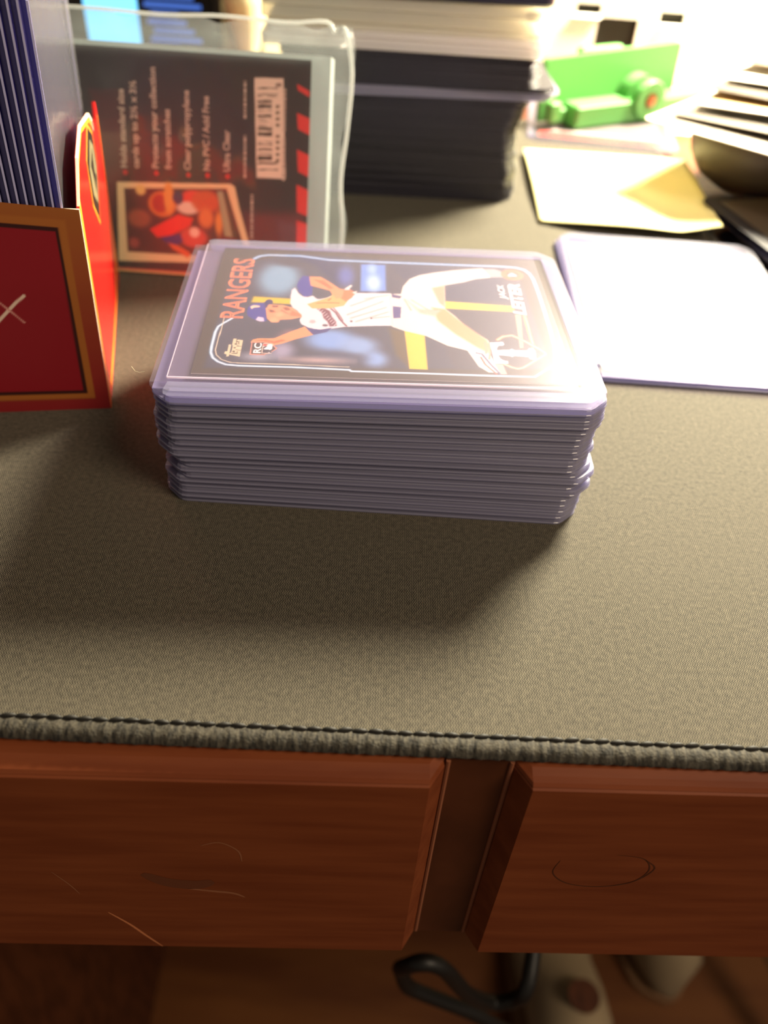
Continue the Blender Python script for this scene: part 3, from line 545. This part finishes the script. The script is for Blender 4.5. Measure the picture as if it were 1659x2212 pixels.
fpan = slab('front_panel', fp, [(0,0),(100,0),(100,56),(0,56)], -.65, -.05, M['boardin'], bx)
fops = []
for k in range(15): t = k/14; fops.append(('p', (int(136+20*t), int(32+58*t), int(36+4*t)), 3.5, [(-5,k*4-2),(105,k*4-2),(105,60),(-5,60)]))
fops += [('p',(164,96,42),.12,[(3.6,3.3),(96.3,3.3),(96.5,53.2),(3.4,53.2)]), ('p',(120,52,32),.15,[(3.6,3.3),(96.3,3.3),(96.45,3.5),(3.6,3.5)]),
         ('p',(54,22,22),.12,[(5.5,5.2),(94.5,5.2),(94.7,51.2),(5.5,51.2)]), ('p',(138,22,34),.12,[(6.3,6.1),(93.6,6.1),(93.8,50.2),(6.3,50.2)]),
         ('l',(226,196,176),.15,.75,[(83.6,33.4),(80.6,30.7),(76,26)]), ('l',(214,150,140),.12,.42,[(73,35),(78,31.0),(82.4,26.2)])]
ob('printed_face', print_mesh('printed_face', 100, 56, .35, paint(100, 56, .35, (140,60,38), fops), M['printm'], lambda X, Y: np.array([fp(a, b, 0) for a, b in zip(X, Y)])), fpan)
prof = [(0.1,0),(BD,0),(BD+.2,54),(77,57),(73.5,58),(72,53.5),(60.5,53.5),(58.6,57.6),(52.7,61),(28,65.5),(12.5,63),(1.2,56)]
span = slab('side_panel', sp, prof, -.65, 0, M['red'], bx)
slab('board_edge', sp, [(1.2,56.05),(12.5,63.05),(28,65.55),(52.7,61.05),(58.6,57.65),(60.2,54.2),(59.6,54.2),(58.0,57.2),(52.4,60.4),(28,64.9),(12.8,62.4),(2.0,56.0)], -.5, .1, M['board'], span)
slab('gold_trim', sp, [(0.1,.1),(3.0,.1),(4.4,56.5),(14,61.3),(28,63.6),(50,59.5),(56,56),(57,57.5),(52.7,60.3),(28,64.8),(12.7,62.3),(1.3,55.8)], .01, .07, M['gold'], span)
slab('edge_strip', sp, [(0.1,.1),(1.9,.1),(2.0,34),(0.9,34)], .08, .12, M['redgold'], span)
slab('gold_trim', sp, [(BD-1.6,2),(BD-.2,2),(BD-.1,53),(BD-1.4,53)], .01, .07, M['gold'], span)
slab('gold_trim', sp, [(8,1.5),(60,1.5),(BD-2,9),(BD-2,11.5),(58,3.2),(8,3.2)], .01, .07, M['gold'], span)
slab('emblem', sp, [(31,55.5),(44,60),(54,55),(56,46),(42,35.5),(31.5,44.5)], .08, .14, M['emb'], span)
slab('emblem', sp, [(34,52.5),(44,57),(51,53),(52,47),(43,40),(35,45.5)], .15, .20, M['embg'], span)
slab('emblem', sp, [(38,52),(46,54),(45,48),(48,46),(43,43),(41,48)], .21, .25, M['emb'], span)
slab('gold_trim', sp, [(30,56.3),(44,61.2),(55.2,55.6),(57.3,46),(42,34.2),(30.3,44.2)], .02, .075, M['gold'], span)
bl = (-fd.x*WL, -fd.y*WL); bk = (sdv.x*BD, sdv.y*BD)
ob('back_panel', G().loft([[(bl[0]+bk[0],bl[1]+bk[1],0),(bk[0],bk[1],0),(bk[0]+2,bk[1],52),(bl[0]+bk[0],bl[1]+bk[1],52)],[(bl[0]+bk[0]-.1,bl[1]+bk[1]-.6,0),(bk[0]-.2,bk[1]-.6,0),(bk[0]+1.8,bk[1]-.6,52),(bl[0]+bk[0],bl[1]+bk[1]-.6,52)]]).me('back_panel', M['boardin']), bx)
ob('bottom_panel', G().prism([(bl[0]+1,bl[1]+1),(-1,1),(bk[0]-1,bk[1]-1),(bl[0]+bk[0]+1,bl[1]+bk[1]-1)], .03, .5).me('bottom_panel', M['boardin']), bx)
ob('left_panel', G().loft([[(bl[0],bl[1]+.7,0),(bl[0]+bk[0],bl[1]+bk[1]-.7,0),(bl[0]+bk[0],bl[1]+bk[1]-.7,55),(bl[0],bl[1]+.7,55)],[(bl[0]-.6,bl[1]+.7,0),(bl[0]+bk[0]-.6,bl[1]+bk[1]-.7,0),(bl[0]+bk[0]-.6,bl[1]+bk[1]-.7,55),(bl[0]-.6,bl[1]+.7,55)]]).me('left_panel', M['boardin']), bx)
EDGE = G().box(-46, 46, -38.16, -37.9, .06, .5).me('edge_line', mat('pale_edge', (176,174,214), .3))
for i in range(16):
    lean = DEG(2.7-0.08*i+random.uniform(-.015,.015)); s0 = -4.0-i*1.80
    n = Vector((fd.x, fd.y, 0)); Zw = Vector((0,0,1)); up = (Zw*math.cos(lean)+n*math.sin(lean)); d = Vector((sdv.x, sdv.y, 0)); d = (d-up*d.dot(up)).normalized(); th = up.cross(d)
    c = FRc+fd*s0+sdv*(HD/2+.95); p0 = Vector((c.x, c.y, .75))+up*(HW/2)
    mtx = Matrix(((up.x, d.x, th.x, 0), (up.y, d.y, th.y, 0), (up.z, d.z, th.z, 0), (0,0,0,1)))
    h = holder('card_holder', 'blue tinted card holder upright in the red box, ' + ('nearest its right wall' if i == 0 else '%s from its right wall' % ORD[i+1]), MU, (0,0,0), (0,0,0), 'upright card holders in the red box')
    ob('edge_line', EDGE, h); h.matrix_world = Matrix.Translation(p0*MM) @ mtx
# ------------------------------------------------------------------ packet of soft sleeves leaning behind
LEAN = 21
pk = thing('sleeve_packet', 'black and red packet of card sleeves in a clear bag, leaning behind the red box', 'packet', (-112, 262.5, .5), (DEG(90-LEAN), 0, 0))
ins = ob('insert_card', G().box(-32, 79.1, .1, 69.1, -.4, -.05).me('insert_card', M['cardstock']), pk)
pimg = paint(111.1, 69.0, .3, (34,27,25), PACK_OPS + [('p',(206,84,64),.5,[(10,.4),(60,.4),(60,1.4),(10,1.4)]), ('l',(228,180,110),.3,.5,[(10,.5),(45,.5)])], u0=-32, v0=.1)  # last cream line paints a highlight along the red bottom strip
for (a, b) in (((62.6,36.7),(62.0,53.5)),): pass
ob('printed_face', print_mesh('printed_face', 111.1, 69.0, .3, pimg, M['printm'], lambda X, Y: np.stack([X-32, Y+.1, np.zeros_like(X)], 1)), ins)
for s, b, t0, t1 in ((18.45,'Holds standard size',33.7,57.2),(22.5,'cards up to 2\u00bd x 3\u00bd',33.7,59.8),(29.0,'Protects your collection',34.1,64.1),(33.3,'from scratches',34.0,52.2),(39.7,'Clear polypropylene',34.2,58.1),(46.1,'No PVC / Acid Free',34.5,56.8),(52.8,'Ultra Clear',34.6,47.2)):
    text('lettering', b, M['greytext'], ins, (s, t0, .04), (0,1,0), (-1,0,0), t1-t0, 2.15, .035, lift=.03)
    if b[0] in 'HPCNU': ob('bullet', G().lathe([(.75,.05),(.75,.09)], n=12).me('bullet', M['reddot']), ins, (s-.7, t0-1.5, 0))
for s, t0, t1 in ((57.9,33,46),(57.9,51,62),(75.4-4.6,33,46),(75.4-4.6,48,60.5),(60.3,14,28)):
    k = t0
    while k < t1: L_ = random.uniform(.5,1.6); ob('small_print', G().box(s-.45, s+.45, k, min(k+L_, t1), .05, .08).me('small_print', M['greytext']), ins); k += L_+.35
ob('sleeve_block', G().loft([[(-33,.3,-.5),(85.2,.3,-.5),(85.2,70.6,-.5),(-33,70.6,-.5)],[(-33,4.2,-9),(85.6,4.2,-9),(85.6,70.8,-9),(-33,70.8,-9)]]).me('sleeve_block', film('sleeve_block', (220,224,224), 0.05, 0.3, (186,194,194))), pk)
g = G(); nx_, ny_ = 64, 44
for side in (0, 1):
    V = []
    for j in range(ny_+1):
        for i in range(nx_+1):
            s = -40+131*i/nx_; t = 79.3*j/ny_; e = min(max(min((91-s)/7, (79.3-t)/9), 0), 1); e = e*e*(3-2*e); wv = .55*math.sin(s*.31+t*.17)+.5*math.sin(t*.9+s*.05)*(1 if t > 70 else .15)+.4*math.sin(t*.33+s*.8)*(1 if s > 84 else .1)
            s2 = s+(1.2*math.sin(t*.11)+.5*math.sin(t*.37) if i > nx_-3 else 0); t2 = t+(.7*math.sin(s*.22)+.4*math.sin(s*.61) if j > ny_-3 else 0)
            zf = .55+.35*e+(wv*.6 if (s > 80 or t > 71) else .12*wv) if side == 0 else -10.0*e-.2; zf = max(zf, .22) if (side == 0 and s < 84 and t < 72) else zf
            if side == 0 and (s >= 84 or t >= 72): zf -= 3.5*min(1, max((s-84)/6, (t-72)/6))
            if side == 1: zf = zf-3.5*(1-e); t2 = max(t2, .4+.36*(-zf))
            V.append((s2, t2, zf))
    g.add(V, [(j*(nx_+1)+i, j*(nx_+1)+i+1, (j+1)*(nx_+1)+i+1, (j+1)*(nx_+1)+i) for j in range(ny_) for i in range(nx_)])
ob('bag', g.me('bag', M['bag'], True), pk)
ob('bag_seam', G().tube(smooth_path([(90.6,2,-3.2),(90.9,20,-3),(89.8,34,-2.6),(91.2,50,-3),(92,66,-3.4),(90.2,76,-3),(88.6,79.4,-3)], 5), .7, 6).me('bag_seam', M['bagseam'], True), pk)
ob('bag_seam', G().tube(smooth_path([(88.6,79.4,-3),(86,77.6,-2.6),(83,80.6,-3),(70,79.6,-3),(50,80.2,-3),(30,79.4,-3),(5,79.9,-3),(-38,79.2,-3)], 5), .6, 6).me('bag_seam', M['bagseam'], True), pk)
# ------------------------------------------------------------------ tall stack at the back
bxr = [(0,44.2),(10,45.2),(21,43),(30,43),(36,45),(39,46),(40,54.5),(43,56.3),(45,49),(49,48.5),(54,47.5),(58,48)]
z = .03; k = 0; NB = 32
while k < NB:
    xr = np.interp(z, [a for a, _ in bxr], [b for _, b in bxr]); jut = k in (23, 24)
    lab = 'clear card holder jutting out of the tall back stack, %s of the two' % ('lower' if k == 23 else 'upper') if jut else ('shade-toned clear card holder at the very bottom of the tall back stack' if k == 0 else 'shade-toned clear card holder in the tall back stack, %s from the bottom' % ORD[k+1])
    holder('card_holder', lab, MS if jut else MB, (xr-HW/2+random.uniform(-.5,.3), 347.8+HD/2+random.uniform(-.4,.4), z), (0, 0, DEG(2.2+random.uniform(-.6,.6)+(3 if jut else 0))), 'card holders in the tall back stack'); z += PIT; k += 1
def case(label, xr, z0, h, m1, m2, yaw=1.5, w=107, d=84):
    t = thing('hard_case', label, 'card case', (xr-w/2, 346.5+d/2, z0), (0, 0, DEG(yaw)), 'hard cases on the tall back stack'); a = h*.5
    ob('base', G().loft([[(x,y,zz) for x,y in octa(w,d,1.5,i_)] for i_, zz in ((.6,0),(0,.5),(0,a-.15))]).me('base', m1), t)
    ob('lid', G().loft([[(x,y,zz) for x,y in octa(w,d,1.5,i_)] for i_, zz in ((0,a+.15),(0,h-.6),(.8,h-.05))]).me('lid', m2), t)
    ob('corner_magnet', G().lathe([(3,a-1.2),(3,a+1.2)], (w/2-5, -d/2+6), 16).me('corner_magnet', M['cardstock']), t); return t
z = .03+NB*PIT+.05
case('frosted clear hard card case, lowest on the tall back stack', 47, z, 3.9, M['acrylic2'], M['acrylic2']); z += 3.95
case('frosted clear hard card case, middle one on the tall back stack', 49.5, z, 4.9, M['acrylic2'], M['acrylic']); z += 4.95
case('thick clear hard card case, uppermost on the tall back stack', 47.5, z, 8.6, M['acrylic'], M['acrylic']); z += 8.65
t = thing('navy_card_case', 'dark navy case lying on the very top of the tall back stack', 'card case', (48.5-56, 346+42, z), (0,0,DEG(1.5)))
ob('shell', G().loft([[(x,y,zz) for x,y in octa(112,86,2.5,i_)] for i_, zz in ((.8,0),(0,1),(0,9),(.8,10))]).me('shell', M['navy']), t)
ob('band', G().loft([[(x,y,zz) for x,y in octa(112.6,86.6,2.5,0)] for zz in (4.4,5.2)]).me('band', M['black']), t)
# ------------------------------------------------------------------ holder with a blank white card, right of the front stack
for k, lab in enumerate(('empty clear card holder lying under the white card holder at the right', 'clear card holder around a blank white card, right of the front stack')):
    holder('card_holder', lab, MS if k == 0 else MT, (59.2+HD/2+.5*k, 213.6+HW/2, .03+k*PIT), (0, 0, DEG(90 if k == 0 else 89.2)))
wc = thing('blank_card', 'blank white card inside the holder right of the front stack', 'card', (61.5, 215.5, .03+PIT+.62)); ob('card_body', G().prism(octa(62, 88.9, 1.2), 0, .6).me('card_body', M['white']), wc, (33, 46, 0))
# ------------------------------------------------------------------ sticky note
nt_ = [(55.3,330,1.0),(126.5,322,5.0),(131.5,406,4.5),(55.0,412,2.5)]; V = []; n = 28
for j in range(n+1):
    for i in range(n+1):
        a, b = i/n, j/n; P = [(nt_[0][q]*(1-a)+nt_[1][q]*a)*(1-b)+(nt_[3][q]*(1-a)+nt_[2][q]*a)*b for q in range(3)]
        z = P[2]+6*max(a-.78,0)*(1-b)*4*.5-3.0*math.exp(-((a-.80)**2/.035+(b-.30)**2/.08))+2.2*math.sin(math.pi*a)*(1-b)*.6+1.4*math.sin(math.pi*b)*(1-a)
        V.append((P[0], P[1]-3*math.sin(math.pi*a)*(1-b), max(z, .35)))
Fn = [(j*(n+1)+i, j*(n+1)+i+1, (j+1)*(n+1)+i+1, (j+1)*(n+1)+i) for j in range(n) for i in range(n)]
sn = thing('sticky_note', 'curling pale yellow sticky note lying beyond the white card holder', 'note'); nm = me_('paper', V, Fn, M['note'], True); po = ob('paper', nm, sn)
md = po.modifiers.new('thickness', 'SOLIDIFY'); md.thickness = .12*MM; md.offset = 1
ob('pencil_mark', G().tube(smooth_path([(62,398,4.2),(66,394,4.6),(71,392.5,4.9),(78,393.5,5.1),(84,392,5.2)], 4), .35, 5).me('pencil_mark', M['noteink']), sn)
# ------------------------------------------------------------------ holder under the green stand + green stand
cy = DEG(-5.5); hc = (58.5, 432.5); R9 = Matrix.Rotation(cy, 2)
def at(u, v): q = R9 @ Vector((u, v)); return (hc[0]+q.x, hc[1]+q.y)
c = at(HD/2, HW/2); holder('card_holder', 'clear card holder with a grey and red card, lying under the green stand', MT, (c[0], c[1], .05), (0,0,cy+DEG(90)))
c = at(5, 6); rc = thing('red_edged_card', 'grey card with a red bottom band, under the green stand', 'trading card', (c[0], c[1], .68), (0,0,cy))
ob('card_stock', G().box(0,65,0,89,0,.3).me('card_stock', M['greycard']), rc); ob('colour_band', G().box(1,64,1,9,.32,.36).me('colour_band', M['redcard']), rc); ob('colour_band', G().box(1,64,10.5,12,.32,.36).me('colour_band', M['palecard']), rc)
gs = thing('card_stand', 'bright green plastic card stand with a round screw hub, on a card holder', 'card stand', (84.5, 449, 1.85), (0,0,DEG(30)))
def rbox(x0,x1,y0,y1,z0,z1,r=.8):
    cx_, cy_ = (x0+x1)/2, (y0+y1)/2; w_, d_ = x1-x0, y1-y0
    return [[(x+cx_, y+cy_, zz) for x, y in octa(w_, d_, r*1.2, i_, 2, .3)] for i_, zz in ((r,z0),(0,z0+r),(0,z1-r),(r,z1))]
ob('tray', G().loft(rbox(0,95,0,13,0,10.5)).me('tray', M['green']), gs)
ob('foot', G().loft(rbox(-13,-6,5,12,2.5,12)).loft(rbox(-9,0,8,13,1,8)).me('foot', M['green']), gs)
pb = [[(x, 13.4+z*.06, z) for x, z in [(-13,1),(76,1),(76,31.3),(74.5,32.5),(-11.5,29.8),(-13,28.5)]], [(x, 16.8+z*.06, z) for x, z in [(-13,1),(76,1),(76,31.3),(74.5,32.5),(-11.5,29.8),(-13,28.5)]]]
ob('back_plate', G().loft(pb).me('back_plate', M['green']), gs)
ob('rear_tab', G().loft(rbox(14,42,22,27,0,31.5)).me('rear_tab', M['green']), gs)
hub = G().lathe([(9.8,0),(9.8,4),(9.0,5),(4.2,5),(4.0,4.2)], n=40).me('hub', M['green']); ob('hub', hub, gs, (46,2.5,10.6), (DEG(90),0,0))
ob('hub', G().lathe([(10.3,0),(10.3,8)], n=40).me('hub', M['green']), gs, (46,13,10.6), (DEG(90),0,0))
ob('screw', G().lathe([(3.2,0),(3.2,.8),(2.0,1.3)], n=20).box(-2.2,2.2,-.35,.35,1.3,1.5).me('screw', M['screwm']), gs, (46,-1.8,10.6), (DEG(90),0,DEG(0)))
# ------------------------------------------------------------------ bowl, fanned cards
bw = thing('bowl', 'brown round bowl under the fanned cards at the right edge', 'bowl', (163, 388, .05))
ob('body', G().lathe([(14,0),(22,1.2),(30,6),(35,13),(37,21),(36.4,27),(35,28.5),(34,27),(34.5,21),(32,12),(24,5),(10,3)], n=48).me('body', M['bowl'], True), bw)
ob('rim', G().lathe([(35.2,28.4),(36.2,29.2),(35.6,29.9),(34.2,29.2)], n=48, cap=False).me('rim', M['bowl'], True), bw)
def loose(label, A, ang, z, m, tilt=0, w=88.9, d=63.5, band=None, roll=0):
    t = thing('loose_card', label, 'trading card', (A[0], A[1], z), (DEG(roll), DEG(tilt), DEG(ang)), 'loose cards fanned at the right edge')
    ob('card_stock', G().prism([(x+w/2, y+d/2) for x, y in octa(w,d,1.2)], 0, .5).me('card_stock', m), t); ob('face', G().box(2.5,w-2.5,2.5,d-2.5,.52,.56).me('face', band or m), t); return t
fan = [(98,371,-40,31.0,'palecard','greycard',0,'large pale card jutting left over the bowl rim'),
       (111,374,-34,32.6,'greycard','darkcard',2,'grey card with a dark face fanned just above the pale card'),
       (121,379,-29,35.8,'palecard','tan',3,'cream card with a tan face in the middle of the fan'),
       (128,391,-36,39.2,'darkcard','darkcard',2,'dark card tilted across the upper part of the fan'),
       (137,399,-31,41.6,'palecard','palecard',3,'white edged card on the uppermost layer of the fan'),
       (145,414,-40,45.8,'greycard','redcard',2,'red faced card at the far top of the fan')]
for x_, y_, a_, z_, m1, m2, tl, lb in fan: loose(lb, (x_, y_), a_, z_, M[m1], -tl, band=M[m2])
loose('bright white card sticking out low below the fan on the bowl', (138,352), -34, 29.3, M['white'], 0, band=M['white'])
pile = [(152,262,.1,100,'dark card at the very bottom of the low pile by the mat edge'),(150,268,2.4,103,'dark card second from the bottom of the low pile by the mat edge'),(153,276,4.8,98,'dark card in the middle of the low pile by the mat edge'),(148.5,283,7.4,104,'dark card second from the top of the low pile by the mat edge'),(150,290,10,107,'dark card on top of the low pile by the mat edge')]
for x_, y_, z_, a_, lb in pile:
    t = loose(lb, (x_+HD*.9, y_-8), a_, z_-3.0 if z_ < 1 else z_-3, M['darkcard'], 0, w=88.9, d=63.5, band=M['darkcard']); ob('clear_border', G().prism([(x+44.4, y+31.7) for x, y in octa(HW, HD, 4, 0)], -.6, -.15).me('clear_border', M['vback']), t)
# ------------------------------------------------------------------ white box with cut-outs, paper, monitor, cup
wb = thing('slotted_box', 'white cardboard box with dark cut out slots standing behind the green stand', 'box', (60, 566, -3.0), (0,0,DEG(-1)))
xs = [0,33,48,47.2,70,83,98.5,260]; 
holes = [(33.5,48.5,35.5,41),(47.5,72,5,34.6),(83.5,98.5,33,39.6)]
gx = sorted({0,250,*[h[0] for h in holes],*[h[1] for h in holes]}); gz = sorted({0,64,*[h[2] for h in holes],*[h[3] for h in holes]}); g = G()
for a, b in zip(gx, gx[1:]):
    for c_, d_ in zip(gz, gz[1:]):
        if not any(h[0] <= (a+b)/2 <= h[1] and h[2] <= (c_+d_)/2 <= h[3] for h in holes): g.box(a, b, 0, 2.2, c_, d_)
ob('front_panel', g.me('front_panel', M['whitebox']), wb)
ob('body', G().box(0,250,60,62,0,64).box(0,2,2.3,60,0,64).box(248,250,2.3,60,0,64).me('body', M['whitebox']), wb); ob('top_panel', G().box(0,250,0,62,64.1,66).me('top_panel', M['whitebox']), wb)
ob('shade_sheet', G().box(2.2,247.8,3.5,4.5,0,63).me('shade_sheet', M['cavity']), wb)  # dark sheet added behind the slots to paint the box's inner shade
for h, s_ in ((holes[0],-1),(holes[2],-1)): ob('slot_flap', G().loft([[(h[0]-3,-2.5,h[2]-1.4),(h[1],-2.5,h[2]-1.4),(h[1],0,h[2]),(h[0],0,h[2])],[(h[0]-3,-2.5,h[2]-2),(h[1],-2.5,h[2]-2),(h[1],0,h[2]-.8),(h[0],0,h[2]-.8)]]).me('slot_flap', M['whitebox']), wb)
pp = thing('paper_sheet', 'white paper sheet lying flat on the desk behind the green stand', 'paper', (140, 470, -3.1), (0,0,DEG(-8))); ob('sheet', G().box(0,210,0,92,.05,.5).me('sheet', M['whitebox']), pp); ob('tan_corner', G().prism([(20,20),(70,26),(64,44),(24,38)], .55, .7).me('tan_corner', M['tan']), pp)
mn = thing('monitor', 'black monitor with bright blue windows standing at the back left', 'monitor', (-300, 520, -3.1))
ob('housing', G().box(0,190,0,12,0,150).me('housing', M['black']), mn); ob('screen', G().box(4,186,-.6,-.1,5,146).me('screen', mat('dark_screen',(14,14,18),.15)), mn)
ob('window_block', G().box(113,143,-1,-.65,9,60).me('window_block', M['screen']), mn)
for k in range(9): ob('text_line', G().box(147+((k*7)%5), 147+18+((k*13)%17), -1, -.65, 12+k*4.2, 14.4+k*4.2).me('text_line', M['screen2']), mn)
cp = thing('cream_cup', 'cream tapered cup standing beside the monitor, partly behind the clear bag', 'cup', (-96, 522, -3.1)); ob('body', G().lathe([(4,0),(5,10),(8,22),(12,38),(13,52),(12,52),(10.5,38),(6,20),(2,12)], n=32).me('body', M['cream'], True), cp); ob('rim', G().lathe([(13.2,51.5),(13.6,52.5),(12.4,52.8)], n=32, cap=False).me('rim', M['cream']), cp)
ct = thing('cream_carton', 'long cream carton with a black strap standing behind the tall stack', 'carton', (-96, 566, -3.1), (0,0,DEG(28))); ob('body', G().loft(rbox(0,145,0,40,0,100,1.2)).me('body', M['cream']), ct)
ob('strap', G().box(24,36,-.8,-.2,0,100).me('strap', M['black']), ct); ob('fold_line', G().box(0.5,144.5,-.5,-.1,42,43.4).me('fold_line', M['tan']), ct); ob('brown_spot', G().lathe([(2.2,0),(2.2,.4)], n=14).me('brown_spot', M['tan']), ct, (6,-.1,34), (DEG(90),0,0)); ob('brown_spot', G().lathe([(2.0,0),(2.0,.4)], n=14).me('brown_spot', M['tan']), ct, (15,-.1,42), (DEG(90),0,0))
# ------------------------------------------------------------------ under the desk
cb = thing('cable', 'thin black cable hanging in loops just below the drawer front', 'cable')
pts = [(17,140,-96),(13,90,-95),(11.5,72,-80),(12.4,70,-72.5),(15,69,-66.5),(18.5,69,-66.5),(22,69,-71),(29,70,-88),(36.5,72,-99.5),(42,72,-96),(44.5,74,-88),(44,110,-89)]
far = lambda P: [(x*1.6, y*1.6, 134.9+(z-134.9)*1.6) for x, y, z in P]
cg = G().tube(smooth_path(far(pts[2:-1]+[(48,95,-80)]), 7), 3.2, 8); cg.tube(smooth_path(far([(11.6,73,-82),(14,72,-91),(19.3,72,-97),(33,72,-109),(43,72,-121),(60,74,-140)]), 7), 3.2, 8); ob('cord', cg.me('cord', M['cable'], True), cb)
sh = thing('canvas_shoe', 'pale canvas shoe with a dark opening on the floor under the desk, below the groove', 'shoe', (187, 285, -720), (0,0,DEG(-85)))
prs = [(-95,0,20),(-80,32,50),(-40,38,62),(0,36,72),(30,34,105),(60,33,120),(85,26,110),(95,0,60)]
ob('upper', G().loft([[(x, w_*math.cos(q*math.pi/8), max(h_*.5+h_*.5*math.sin(q*math.pi/8), 12)) for q in range(16)] for x, w_, h_ in [(a, max(b,3), c) for a, b, c in prs]]).me('upper', M['shoe'], True), sh)
ob('opening', G().lathe([(13,0),(13,2)], n=24).me('opening', M['wood_dark']), sh, (50,0,119)); ob('sole', G().prism([(x, y) for x, y in octa(196,76,28,0,4,14)], 0, 14).me('sole', M['rail']), sh)  # flat dark disc on the upper paints the shade inside the shoe
s2 = copy_tree(sh, 'second pale canvas shoe on the floor, to the right under the desk'); s2.scale = (.8,.8,.8); s2.location = (.278, .345, -.72); s2.rotation_euler = (0,0,DEG(-70))
rl = thing('wooden_rail', 'pale worn wooden rail slanting across the floor at the lower right', 'rail', (0,0,0)); ob('bar', G().tube([(345,330,-600),(440,150,-680)], 9, 8).me('bar', M['rail']), rl); ob('end_cap', G().tube([(342,336,-598),(345,330,-600)], 10, 8).me('end_cap', M['wood_dark']), rl)
